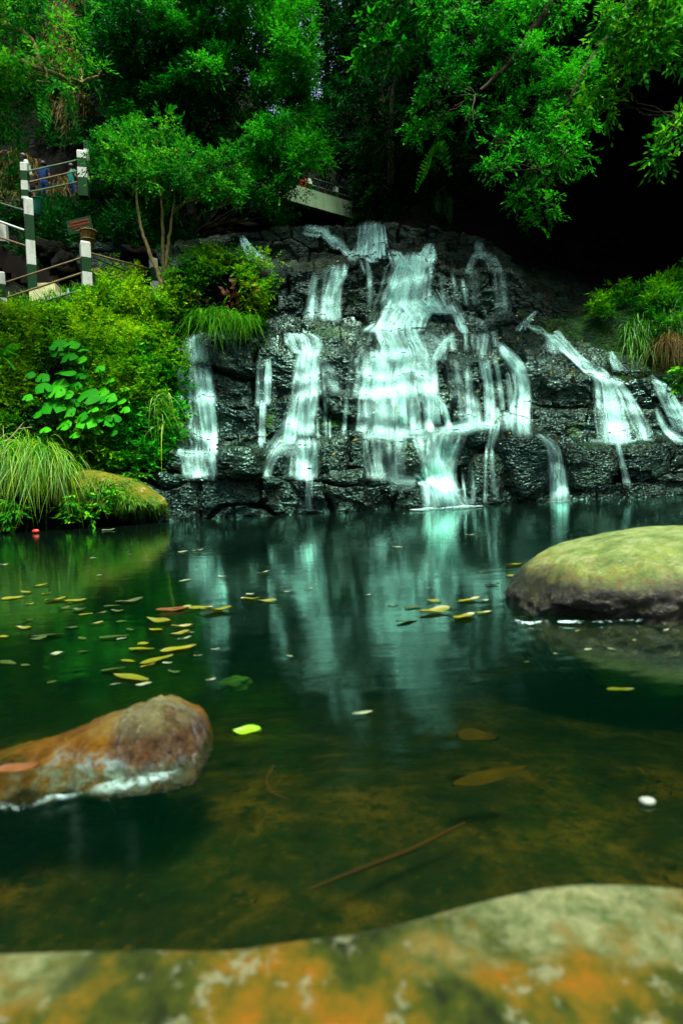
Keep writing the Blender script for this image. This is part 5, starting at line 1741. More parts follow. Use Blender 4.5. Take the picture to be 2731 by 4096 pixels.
# rock under the camera, out of focus at the bottom
fx = np.linspace(-.9, .9, 160)
fy = np.linspace(.12, .74, 90)
FX, FY = np.meshgrid(fx, fy, indexing='ij')
outl = np.array([(-300, 3835), (0, 3822), (450, 3812), (900, 3815), (1050, 3795), (1150, 3770), (1400, 3752), (1600, 3705), (1720, 3670), (1950, 3605), (2200, 3548), (2450, 3540), (2731, 3556), (3100, 3640)], float)
Dl = np.interp(outl[:, 0], [-300, 900, 1700, 2300, 3100], [.50, .50, .55, .60, .58])
OP = np.array([at(x, y, d) for (x, y), d in zip(outl, Dl)])
o = np.argsort(OP[:, 0])
edge_y, edge_z = np.interp(FX, OP[o, 0], OP[o, 1]), np.interp(FX, OP[o, 0], OP[o, 2])
edge_y, edge_z = smooth1(edge_y, 2, 0), smooth1(edge_z, 2, 0)
tt_ = FY - edge_y
slope = np.where(tt_ < 0, edge_z + tt_ * .02 + .0 * tt_, edge_z - 3.5 * tt_ ** 1.4)
slope = np.where(tt_ < 0, edge_z - .25 * tt_ ** 2 - .06 * np.abs(tt_), edge_z - 7.0 * np.abs(tt_) ** 1.5)
slope = slope + .010 * fbm(np.stack([FX * 9, FY * 9, 0 * FX], -1), 4, 321) * np.clip(np.abs(tt_) / .05, 0, 1)
crest = np.clip((1 - np.abs(tt_ + .015 + .012 * vnoise(np.stack([FX * 25, FY * 25, 0 * FX], -1), 7)) / (.050 + .035 * np.clip(FX / .3, 0, 1))) * 4, 0, 1) * np.clip(np.maximum((FX - .02) / .1, (-.24 - FX) / .05), 0, 1)
fr_ = link('front_rock', raw_mesh('front_rock', np.stack([FX, FY, np.maximum(slope, -.35)], -1).reshape(-1, 3), grid_faces(*FX.shape), {'crest': crest.ravel()}), None, M['frock'])
tag(fr_, 'blurred moss and lichen covered rock across the bottom of the picture', 'rock')


# foam rims
def foam(label, path_pts, width, dens, seed, z=.006, soft=0.0, h=0.0):
    rng = np.random.default_rng(seed)
    P = np.array(path_pts, float)
    L = np.concatenate([[0], np.cumsum(np.linalg.norm(np.diff(P[:, :2], axis=0), axis=1))])
    n = max(20, int(L[-1] / .008))
    s = np.linspace(0, L[-1], n)
    C = np.stack([np.interp(s, L, P[:, k]) for k in range(3)], 1)
    T = nrm(np.gradient(C, axis=0))
    S = np.stack([T[:, 1], -T[:, 0], 0 * s], -1)
    k = np.linspace(-1, 1, 9)
    wv = width * (.7 + .6 * vnoise(np.stack([s * 14, 0 * s, 0 * s], -1), seed))
    V = C[:, None] + S[:, None] * (wv[:, None] * k[None])[..., None]
    V[..., 2] = z + (.006 + h * (.6 + .6 * vnoise(V * 5, seed + 1))) * (1 - k[None] ** 2) + .003 * vnoise(V * 50, seed)
    dn = (1 - k[None] ** 2) * np.clip(np.minimum(s, L[-1] - s) / .04, 0, 1)[:, None] * dens
    o = link('foam', raw_mesh('foam', V.reshape(-1, 3), grid_faces(*V.shape[:2]), {'dens': dn.ravel(), 'soft': (np.clip(dn / dens, 0, 1) ** 1.5 * soft).ravel()}), None, M['foam'])
    return tag(o, label, 'foam', kind='stuff')


foam('white foam rim along the waterline of the lichen boulder', [on_water(x, y) for x, y in [(2052, 2490), (2085, 2502), (2160, 2500), (2240, 2496), (2330, 2500), (2440, 2496), (2560, 2490), (2700, 2486), (2860, 2478)]], .014, 1.4, 331)
foam('pale bluish foam below the head of the brown stone', [on_water(x, y) for x, y in [(360, 3180), (440, 3168), (520, 3150), (600, 3135), (680, 3120), (730, 3100)]], .020, .62, 332)
foam('scattered foam drifting in front of the brown stone tail', [on_water(x, y) for x, y in [(-30, 3230), (60, 3255), (150, 3225), (260, 3205), (350, 3190)]], .012, .55, 333)
foam('foam ring where the main cascade meets the pool', [on_water(x, y) for x, y in [(1640, 2046), (1720, 2040), (1790, 2037), (1860, 2032), (1930, 2028)]], .26, .8, 334, z=.012, soft=.8, h=.03)
foam('foam line where the narrow single fall meets the pool', [on_water(x, y) for x, y in [(2180, 2014), (2232, 2011), (2275, 2007)]], .14, .8, 335, z=.012, soft=.7, h=.02)

# ------------------------------------------------------------------ leaves and litter on the water
def float_leaf_mesh(seed, curl):
    rng = np.random.default_rng(seed)
    t = np.linspace(0, 1, 11)
    wv = .24 * np.sin(np.pi * t ** .8) ** .8 + .004
    V = []
    for q in (-1, -.5, 0, .5, 1):
        V.append(np.stack([t - .5, q * wv + .03 * np.sin(3 * t + seed), curl * (.06 * q * q + .10 * (t - .5) ** 2 + .02 * np.sin(8 * t + q + seed))], -1))
    V = np.stack(V, 1)
    me = raw_mesh('floating_leaf', V.reshape(-1, 3), grid_faces(11, 5), {'tint': np.clip(.5 + .35 * fbm(V.reshape(-1, 3) * 4, 3, seed), 0, 1)})
    me.polygons.foreach_set('use_smooth', np.ones(len(me.polygons), bool))
    return me


FM = {}
for k, mt in (('y', 'l_fall'), ('p', 'l_pale'), ('b', 'l_brown'), ('d', 'l_olive')):
    FM[k] = [float_leaf_mesh(400 + i, 1.0 + .5 * i) for i in range(4)]
    for me in FM[k]:
        me.materials.append(M[mt])
zs = lambda L, ox, sc: [(ox + a / sc, 2000 + b / sc, w_ / sc, k) for a, b, w_, k in L]
left = zs([(190, 395, 70, 'y'), (120, 427, 80, 'y'), (260, 462, 110, 'y'), (350, 467, 90, 'y'), (60, 453, 110, 'y'), (140, 480, 50, 'y'), (215, 432, 50, 'y'), (600, 470, 140, 'd'), (515, 490, 80, 'd'), (395, 527, 80, 'y'), (370, 510, 100, 'd'),
           (450, 570, 60, 'y'), (130, 555, 50, 'd'), (110, 590, 90, 'y'), (20, 632, 60, 'y'), (215, 627, 150, 'd'), (840, 500, 90, 'y'), (920, 498, 150, 'y'), (1000, 512, 170, 'y'), (1150, 460, 120, 'y'),
           (1230, 468, 110, 'y'), (730, 560, 180, 'y'), (840, 585, 120, 'y'), (715, 600, 90, 'y'), (830, 615, 90, 'y'), (520, 635, 140, 'd'), (660, 665, 80, 'y'), (650, 690, 160, 'y'), (820, 690, 170, 'y'), (720, 740, 150, 'y'),
           (590, 742, 110, 'y'), (680, 765, 80, 'y'), (600, 822, 260, 'y'), (520, 785, 130, 'd'), (800, 795, 70, 'd'), (180, 640, 90, 'd'), (40, 750, 120, 'd'), (120, 765, 60, 'd'), (380, 640, 60, 'd'), (330, 590, 70, 'd'), (240, 840, 50, 'd'), (380, 700, 50, 'd'),
           (540, 515, 70, 'd'), (300, 500, 60, 'd'), (600, 600, 60, 'd'), (560, 560, 50, 'd'), (470, 520, 50, 'd')], 0, 1.148)
right = zs([(235, 487, 50, 'y'), (420, 468, 90, 'y'), (590, 465, 130, 'y'), (430, 518, 150, 'y'), (325, 497, 90, 'd'), (565, 543, 140, 'y'), (655, 522, 80, 'y'), (800, 300, 130, 'y'), (790, 350, 90, 'y'), (690, 392, 80, 'd'),
            (640, 335, 60, 'd'), (300, 560, 110, 'd'), (850, 748, 40, 'd')], 1366, 1.1487)
pale = zs([(1320, 423, 40, 'p'), (990, 690, 50, 'p'), (850, 640, 80, 'p'), (870, 612, 50, 'p'), (770, 755, 60, 'p'), (560, 640, 60, 'p'), (1150, 435, 50, 'p'), (600, 252, 30, 'p'), (840, 240, 60, 'p'), (910, 234, 50, 'p'), (1020, 356, 60, 'p'), (850, 371, 60, 'p'), (430, 267, 40, 'p'),
           (1210, 335, 60, 'p'), (1330, 720, 40, 'p'), (1420, 410, 40, 'p'), (500, 140, 70, 'p'), (460, 348, 40, 'p'), (20, 300, 40, 'p'), (530, 850, 60, 'p'), (660, 850, 80, 'p'), (910, 720, 40, 'p'), (970, 830, 50, 'p')], 0, 1.148) + \
    zs([(660, 465, 40, 'p'), (120, 440, 40, 'p'), (205, 433, 30, 'p'), (260, 220, 70, 'p'), (830, 368, 40, 'p'), (1080, 605, 30, 'p'), (1340, 650, 40, 'p'), (980, 712, 40, 'p'), (1240, 690, 40, 'p'), (590, 162, 50, 'p'), (1490, 600, 50, 'p'), (1130, 690, 40, 'p')], 1366, 1.1487)
rng = np.random.default_rng(410)
for lst, lab, cat, grp in ((left, 'yellow or green fallen leaf floating among the others in the left half of the pool', 'leaf', 'fallen leaves floating at the left'),
                           (right, 'yellow or green fallen leaf floating left of the lichen boulder', 'leaf', 'fallen leaves floating near the lichen boulder'),
                           (pale, 'small pale fleck of leaf floating on the pool', 'leaf', 'pale flecks floating on the pool')):
    for px, py, wpx, k in lst:
        c = on_water(px, py)
        o = bpy.data.objects.new('floating_leaf', FM[k][rng.integers(0, 4)])
        COL.objects.link(o)
        o.location = (c[0], c[1], .001 + .003 * rng.uniform())
        s = px_size(c[1], wpx) * rng.uniform(.8, 1.05)
        o.scale = (s, s * rng.uniform(.55, 1.0), s * .5)
        o.rotation_euler = (rng.uniform(-.13, .13), rng.uniform(-.10, .10), rng.uniform(-.6, .6) + (math.pi if rng.uniform() < .5 else 0))
        tag(o, lab, cat, grp)


def single_leaf(label, px, py, wpx, mat, yaw, curl, seed, z=.006, w_=1.0, on=0.0, name='fallen_leaf', tilt=0.0):
    c = on_water(px, py, on)
    me = float_leaf_mesh(seed, curl)
    me.materials.append(M[mat])
    o = bpy.data.objects.new(name, me)
    COL.objects.link(o)
    s = px_size(c[1], wpx)
    o.location = (c[0], c[1], on + z)
    o.scale = (s, s * w_, s * .6)
    o.rotation_euler = (tilt, 0, yaw)
    return tag(o, label, 'leaf')


single_leaf('bright lime green leaf floating on the dark water right of the brown stone', 988, 2935, 118, 'l_lime', RAD(174), 2.2, 451, z=.004, w_=1.35)
single_leaf('curled brown and pink dead leaf lying on the tail of the brown stone', 75, 3095, 170, 'l_brown', RAD(8), 2.0, 452, on=.02, w_=1.0)
single_leaf('reddish dead leaf floating at the end of the yellow leaf row', 690, 2445, 130, 'l_brown', RAD(5), 1, 453, w_=1.0)
single_leaf('small pale narrow leaf floating in the middle of the dark near water', 1452, 2864, 90, 'l_pale', RAD(12), 1, 454, w_=.5)
single_leaf('white blossom scrap floating left of the yellow leaves', 230, 2625, 60, 'l_pale', RAD(40), 3, 455, w_=1.2, name='floating_blossom')
single_leaf('long brown leaf lying under water left of the submerged twig', 1960, 3120, 360, 'l_sunk', RAD(18), .6, 456, on=-.12, w_=.5, name='sunken_leaf')
single_leaf('torn brown leaf lying under water nearer the boulder', 1910, 2965, 170, 'l_sunk', RAD(-25), 2.4, 457, on=-.13, w_=1.3, name='sunken_leaf')
single_leaf('pale yellow sunken leaf right of the torn brown leaf', 2480, 2770, 110, 'l_fall', RAD(-8), 1, 458, on=-.05, w_=.7, name='sunken_leaf')
rng = np.random.default_rng(610)
P = on_water(rng.uniform(300, 2731, 900), 2650 + 1100 * rng.uniform(0, 1, 900) ** 1.3, -.16)
P = P[fbm(P * 3.5, 3, 12) > .05]
P[:, 2] = np.interp(P[:, 1], [.5, 4.5], [-.16, -.71]) + .012
V, Fq, tt = leaf_mesh('', P, rng.normal(0, 1, P.shape) * np.array([1, 1, .15]), nrm(np.array([0, 0, 1.0]) + rng.normal(0, .25, P.shape)), rng.uniform(.008, .034, len(P)), rng.uniform(.005, .016, len(P)), rng.uniform(0, 1, len(P)) ** 1.6)
tag(link('leaf_litter', raw_mesh('leaf_litter', V, Fq, {'tint': tt}), None, M['l_sunk']), 'brown leaf bits scattered over the bed of the shallow near water', 'leaves', kind='stuff')
tw = MB()
tw.tube([at(1230, 3560, .82), at(1430, 3480, .88), at(1640, 3400, .94), at(1860, 3290, 1.0)], [.002, .004, .005, .002], 7)
o = tw.build('sunken_twig', m_plain('orange_wood', (.030, .012, .0012), .8, .1))
tag(o, 'straight orange brown twig lying under the shallow near water', 'twig')
tw = MB()
tw.tube([at(1095, 3060, 1.05), at(1062, 3120, 1.0), at(1085, 3170, .97), at(1160, 3200, .96)], [.0012, .0018, .0018, .001], 6)
tag(tw.build('sunken_twig', bpy.data.materials['orange_wood']), 'curved thin brown twig under water right of the brown stone', 'twig')
pv, pf = rock_shape((.011, .008, .005), .9, .08, 5, 3)
pb = link('pebble', raw_mesh('pebble', pv + on_water(2588, 3215) + np.array([0, 0, .004]), pf), None, m_plain('white_stone', (.13, .17, .13), .5, .3, .1))
tag(pb, 'small white pebble in the near water at the lower right', 'pebble')
pv, pf = rock_shape((.05, .03, .03), .9, .1, 6, 3)
pb = link('litter', raw_mesh('litter', pv + on_water(145, 2133) + np.array([0, 0, .03]), pf), None, m_plain('red_plastic', (.35, .015, .003), .4, .4, .2))
tag(pb, 'small red piece of litter at the waterline below the grass tussock', 'litter')
mv, mf = rock_shape((.040, .028, .016), .9, .3, 9, 4)
pb = link('moss_clump', raw_mesh('moss_clump', mv + on_water(935, 2715) - np.array([0, 0, .016]), mf), None, m_plain('bright_moss', (.004, .022, .0005), .9, .05, .6, 60))
tag(pb, 'clump of bright green water moss behind the head of the brown stone', 'moss')

# ------------------------------------------------------------------ railings, bridge, people
def post(parent, px_t, py_t, px_b, py_b, D, wpx, bands, yaw=.55):
    """striped concrete post; bands: (py of the lower end, 0 white / 1 green) from the top down"""
    b = at(px_b, py_b, D)
    t = at(px_t, py_t, D)
    w = px_size(D, wpx) / 1.36
    L = np.linalg.norm(t - b)
    ax = Vector(t - b).normalized()
    Rq = Vector((0, 0, 1)).rotation_difference(ax).to_matrix() @ Matrix.Rotation(yaw, 3, 'Z')
    m = MB()
    y0 = py_t
    for k, (y1, c) in enumerate(bands):
        f0, f1 = (y0 - py_t) / (py_b - py_t), (y1 - py_t) / (py_b - py_t)
        mid = t + (b - t) * (f0 + f1) / 2
        if k == 0:
            cap = .16 * w
            m.box(np.array(t) - np.array(ax) * cap / 2, (w, w, cap), Rq, c, top=.86)
            mid = t + (b - t) * f1 / 2 - np.array(ax) * cap / 2
            m.box(mid, (w, w, L * f1 - cap), Rq, c)
        else:
            m.box(mid, (w * (1.0 + .004 * (k % 2)),) * 2 + (L * (f1 - f0),), Rq, c)
        y0 = y1
    return m.build('post', [M['white'], M['green']], parent, smooth=False)


def rail(parent, a, b, Da, Db, r=.024, mat='rust', sag=0.0):
    r *= .8
    m = MB()
    p, q = at(a[0], a[1], Da), at(b[0], b[1], Db)
    t = np.linspace(0, 1, 9)[:, None]
    m.tube(p * (1 - t) + q * t - np.array([0, 0, sag]) * (4 * t * (1 - t)), r, 8)
    return m.build('rail', M[mat], parent)


fe = empty('lower_railing', at(345, 1170, 11.4))
tag(fe, 'green and white striped post railing along the top of the left bank', 'railing')
post(fe, -2, 1090, 16, 1330, 10.6, 50, [(1140, 0), (1195, 1), (1258, 0), (1330, 1)])
post(fe, 340, 970, 352, 1180, 11.5, 48, [(1034, 0), (1092, 1), (1146, 0), (1180, 1)])
post(fe, 614, 1036, 624, 1190, 12.6, 36, [(1074, 0), (1128, 1), (1190, 0)])
rail(fe, (8, 1135), (330, 1030), 10.6, 11.5, .020, 'rust')
rail(fe, (14, 1196), (334, 1090), 10.6, 11.5, .024, 'rust')
rail(fe, (22, 1256), (348, 1152), 10.6, 11.5, .022, 'gpipe')
rail(fe, (360, 1012), (600, 1076), 11.5, 12.6, .022, 'rust')
rail(fe, (375, 1030), (606, 1128), 11.6, 12.7, .022, 'gpipe')
rail(fe, (362, 1074), (608, 1150), 11.5, 12.6, .022, 'rust')
fu = empty('upper_railing', at(135, 1170, 11.9))
tag(fu, 'green and white striped post railing climbing beside the path at the upper left', 'railing')
post(fu, 113, 796, 134, 1190, 11.9, 43, [(864, 0), (965, 1), (1062, 0), (1190, 1)])
post(fu, 99, 654, 106, 800, 12.3, 33, [(688, 0), (727, 1), (764, 0), (790, 1), (800, 0)], .15)
post(fu, 330, 608, 338, 790, 14.5, 46, [(640, 0), (677, 1), (717, 0), (790, 1)], .2)
post(fu, 346, 566, 352, 700, 15.4, 24, [(600, 1), (640, 0), (700, 1)], .2)
for a, b, k in (((116, 684), (312, 640), 'gpipe'), ((118, 728), (312, 683), 'rust'), ((120, 768), (314, 727), 'gpipe')):
    rail(fu, a, b, 12.3, 14.5, .022, k)
fs = empty('stair_railing', at(20, 1000, 13.2))
tag(fs, 'short sloping pipe railing with a whitewashed post beside the stairs at the left edge', 'railing')
rail(fs, (-60, 865), (100, 922), 13.4, 13.0, .035, 'white')
rail(fs, (-60, 930), (108, 985), 13.4, 13.0, .030, 'rust')
rail(fs, (-40, 800), (98, 842), 13.6, 13.0, .030, 'gpipe')
post(fs, 12, 895, 18, 970, 13.4, 38, [(930, 0), (970, 0)], .2)
# stairs and the whitewashed block
st = MB()
a, b = at(-20, 985, 13.6), at(235, 1120, 13.0)
for k in range(7):
    t = (k + .5) / 7
    c = a * (1 - t) + b * t
    st.box(c + np.array([0, .5, -.22]), ((b - a)[0] / 7 * 1.02, 1.1, .5 - .003 * k))
o = st.build('stairs', M['conc'], None, smooth=False)
tag(o, 'worn brown concrete stairs behind the lower striped post', 'stairs')
bl = MB()
for (x0, y0, x1, y1, D) in [(118, 1158, 190, 1235, 11.75), (134, 1132, 214, 1172, 12.1), (190, 1172, 262, 1240, 11.85)]:
    c = at((x0 + x1) / 2, (y0 + y1) / 2, D)
    bl.box(c + np.array([0, .2, 0]), (px_size(D, x1 - x0), .4, px_size(D, y1 - y0)), Matrix.Rotation(.1, 3, 'Z'))
o = bl.build('concrete_block', M['patch'], None, smooth=False)
tag(o, 'peeling whitewashed concrete step block in the grass under the lower rails', 'block')
for (x, y, rx, ry, D, sd, lab) in [(268, 1078, 46, 50, 13.3, 91, 'big dark brown boulder behind the lower rails beside the stairs'), (210, 1020, 50, 45, 13.8, 92, 'dark rock above the brown boulder behind the stairs'), (560, 1030, 70, 34, 14.2, 93, 'dark slab rock behind the slender trunks')]:
    blob('dark_boulder', lab, 'boulder', at(x, y, D), (px_size(D, rx), .35, px_size(D, ry)), M['soil'], .6, .2, sd, .2, .2, 4)

# sign board with red lettering (too blurred to read in the photo)
sg = empty('sign_board', at(320, 1000, 13.9))
tag(sg, 'small dark green board with rows of blurred red lettering above the basket', 'sign')
sc_ = at(320, 902, 13.6)
Rs = Matrix.Rotation(RAD(-9), 3, 'Y')
mm = MB()
sw, shh = px_size(13.6, 98), px_size(13.6, 56)
mm.box(sc_, (sw, .02, shh), Rs)
mm.build('board', M['green'], sg, smooth=False)
mm = MB()
rng = np.random.default_rng(500)
for row, (zf, x0, x1, h) in enumerate([(.27, -.34, .42, .15), (.05, -.44, .42, .15), (-.12, -.30, .10, .05)]):
    x = x0
    while x < x1:
        wl_ = rng.uniform(.030, .05)
        for q in range(2):
            mm.box(sc_ + np.array(Rs @ Vector(((x + q * wl_ * .6) * sw, -.014, (zf + rng.uniform(-.01, .01)) * shh))), (wl_ * .32 * sw, .006, h * shh * rng.uniform(.8, 1)), Rs)
        mm.box(sc_ + np.array(Rs @ Vector(((x + wl_ * .3) * sw, -.0165, (zf + rng.choice([-.04, 0, .04])) * shh))), (wl_ * .7 * sw, .006, .03 * shh), Rs)
        x += wl_ * 1.35 + (.03 if rng.uniform() < .2 else 0)
mm.box(sc_ + np.array(Rs @ Vector((-.06 * sw, -.014, -.33 * shh))), (.26 * sw, .006, .06 * shh), Rs)
mm.box(sc_ + np.array(Rs @ Vector((.11 * sw, -.0165, -.25 * shh))), (.12 * sw, .006, .06 * shh), Rs @ Matrix.Rotation(-.5, 3, 'Y'))
mm.box(sc_ + np.array(Rs @ Vector((.26 * sw, -.014, -.20 * shh))), (.20 * sw, .006, .035 * shh), Rs)
mm.build('lettering', m_plain('faded_red_paint', (.16, .016, .002), .7, .2, .3), sg, smooth=False)
mm = MB()
mm.tube([at(322, 925, 13.75), at(330, 1060, 13.75)], .025, 7)
mm.build('pole', M['conc'], sg)

# woven basket bin
bk = empty('woven_basket', at(352, 1055, 13.2))
tag(bk, 'conical woven cane basket bin standing under the sign board', 'basket')
T_, B_ = at(355, 928, 13.2), at(352, 1052, 13.2)
rt_ = px_size(13.2, 31)
n = 14
t = np.linspace(0, 1, n)
prof = rt_ * np.interp(t, [0, .12, .35, 1], [1.0, .92, .72, .25])
t = np.concatenate([t, t[::-1][:1] * 1])[:n]
aa = np.linspace(0, 2 * np.pi, 48, endpoint=False)
rad = prof[:, None] * (1 + .04 * np.sign(np.sin(aa * 12))[None])
ring = np.stack([np.cos(aa), np.sin(aa), 0 * aa], -1)
Vb = (T_ * (1 - t[:, None]) + B_ * t[:, None])[:, None] + rad[..., None] * ring[None]
link('cone', raw_mesh('cone', Vb.reshape(-1, 3), grid_faces(n, 48, True)[:, ::-1]), bk, m_plain('cane', (.10, .065, .015), .8, .1, .6, 30))
for z_, r_, nm in ((0, 1.02, 'rim'), (.27, .83, 'band')):
    m = MB()
    c = T_ * (1 - z_) + B_ * z_
    m.tube([c + np.array([math.cos(q), math.sin(q), 0]) * rt_ * r_ for q in np.linspace(0, 2 * np.pi, 33)], .014, 6)
    m.build(nm, m_plain('cane_' + nm, (.17, .13, .05), .7, .1, .3), bk)
# green bucket behind the upper post
gb = MB()
T_, B_ = at(149, 797, 12.8), at(147, 862, 12.8)
aa = np.linspace(0, 2 * np.pi, 20, endpoint=False)
prof = px_size(12.8, 1.0) * np.array([21, 20.5, 17, 13, 12, 0.5])
zt = np.array([0, .06, .5, .97, 1.0, 1.0])
Vb = (T_ * (1 - zt[:, None]) + B_ * zt[:, None])[:, None] + prof[:, None, None] * np.stack([np.cos(aa), np.sin(aa), 0 * aa], -1)[None]
gb.add(Vb.reshape(-1, 3), grid_faces(6, 20, True)[:, ::-1])
bo_ = gb.build('litter_bin', m_paint('teal_plastic', (.01, .11, .06), (.02, .03, .02), .3))
tag(bo_, 'tapered blue green litter bin hanging behind the striped post at the path', 'bin')
m = MB()
m.tube([T_ + np.array([math.cos(q), math.sin(q), 0]) * prof[0] for q in np.linspace(0, 2 * np.pi, 25)], .012, 6)
m.build('rim', bpy.data.materials['teal_plastic'], bo_)
# water bottle
bt = empty('water_bottle', at(275, 1197, 11.55))
tag(bt, 'clear plastic water bottle with a turquoise cap standing in the grass under the lower rails', 'bottle')
t0, b0 = at(273, 1158, 11.55), at(276, 1198, 11.55)
zt = np.array([0, .12, .2, .38, .5, .56, .62, .95, 1])
pr = px_size(11.55, 1.0) * np.array([3.2, 3.4, 5, 8.5, 8.8, 8.0, 8.8, 8.8, 7])
aa = np.linspace(0, 2 * np.pi, 16, endpoint=False)
Vb = (t0 * (1 - zt[:, None]) + b0 * zt[:, None])[:, None] + pr[:, None, None] * np.stack([np.cos(aa), np.sin(aa), 0 * aa], -1)[None]
tm_ = NT('clear_plastic')
p1 = tm_.pbr((.65, .75, .72), .15, .6)
p2 = tm_.n('ShaderNodeBsdfTransparent')
mx_ = tm_.n('ShaderNodeMixShader')
mx_.inputs[0].default_value = .5
tm_.l(p2.outputs[0], mx_.inputs[1])
tm_.l(p1.outputs[0], mx_.inputs[2])
link('bottle_body', raw_mesh('bottle_body', Vb.reshape(-1, 3), grid_faces(len(zt), 16, True)[:, ::-1]), bt, tm_.done(mx_))
m = MB()
m.tube([t0 + np.array([0, 0, -.004]), t0 + np.array([0, 0, .02])], .02, 10)
m.tube([t0 + np.array([0, 0, .02]), t0 + np.array([0, 0, .021])], [.02, .002], 10)
m.build('cap', m_plain('turquoise_plastic', (.02, .40, .36), .4, .4, .1), bt)

# bridge --------------------------------------------------------------------
Zb = 12.0
A, B = on_water(540, 540, Zb), on_water(1415, 808, Zb)
br = empty('footbridge', (A + B) / 2)
tag(br, 'pale concrete footbridge crossing high above the top of the falls', 'bridge')
ax = Vector(B - A).normalized()
side = Vector((0, 0, 1)).cross(ax)
Rb = Matrix((ax, side, Vector((0, 0, 1)))).transposed()
Lb = np.linalg.norm(B - A)
mid = (A + B) / 2
m = MB()
m.box(mid + np.array([0, 0, -.34]) + np.array(side) * .12, (Lb, .22, .66), Rb)
m.build('beam', M['bridge'], br, smooth=False)
m = MB()
m.box(mid + np.array([0, 0, -.55]) + np.array(side) * 1.14, (Lb, 1.8, .2), Rb)
m.box(mid + np.array([0, 0, -.34]) + np.array(side) * 2.16, (Lb, .22, .66), Rb)
m.build('deck', M['conc'], br, smooth=False)
npst = 7
for k in range(npst):
    c = A + (B - A) * ((k + .35) / npst) + np.array(side) * .12
    m = MB()
    m.box(c + np.array([0, 0, .10]), (.16, .16, .24), Rb, 1)
    m.box(c + np.array([0, 0, .32]), (.162, .162, .20), Rb, 0)
    m.box(c + np.array([0, 0, .52]), (.16, .16, .20), Rb, 1)
    m.build('post', [M['white'], M['green']], br, smooth=False)
for z in (.22, .50):
    m = MB()
    m.tube([A + np.array([0, 0, z]) + np.array(side) * .12, B + np.array([0, 0, z]) + np.array(side) * .12], .03, 7)
    m.build('rail', M['gpipe'], br)


# people --------------------------------------------------------------------
def skin(name, joints, edges, root=0, sub=2):
    me = bpy.data.meshes.new(name)
    me.from_pydata([j[:3] for j in joints], edges, [])
    ob = bpy.data.objects.new(name + '_src', me)
    COL.objects.link(ob)
    ob.modifiers.new('s', 'SKIN')
    for k, j in enumerate(joints):
        sv = me.skin_vertices[0].data[k]
        sv.radius = (j[3], j[4] if len(j) > 4 else j[3])
        sv.use_root = k == root
    ss = ob.modifiers.new('d', 'SUBSURF')
    ss.levels = ss.render_levels = sub
    dg = bpy.context.evaluated_depsgraph_get()
    out = bpy.data.meshes.new_from_object(ob.evaluated_get(dg))
    bpy.data.objects.remove(ob)
    out.name = name
    return out


SKIN = m_plain('skin', (.08, .034, .014), .6, .3, .15)
HAIR = m_plain('black_hair', (.006, .005, .004), .6, .3, .2)


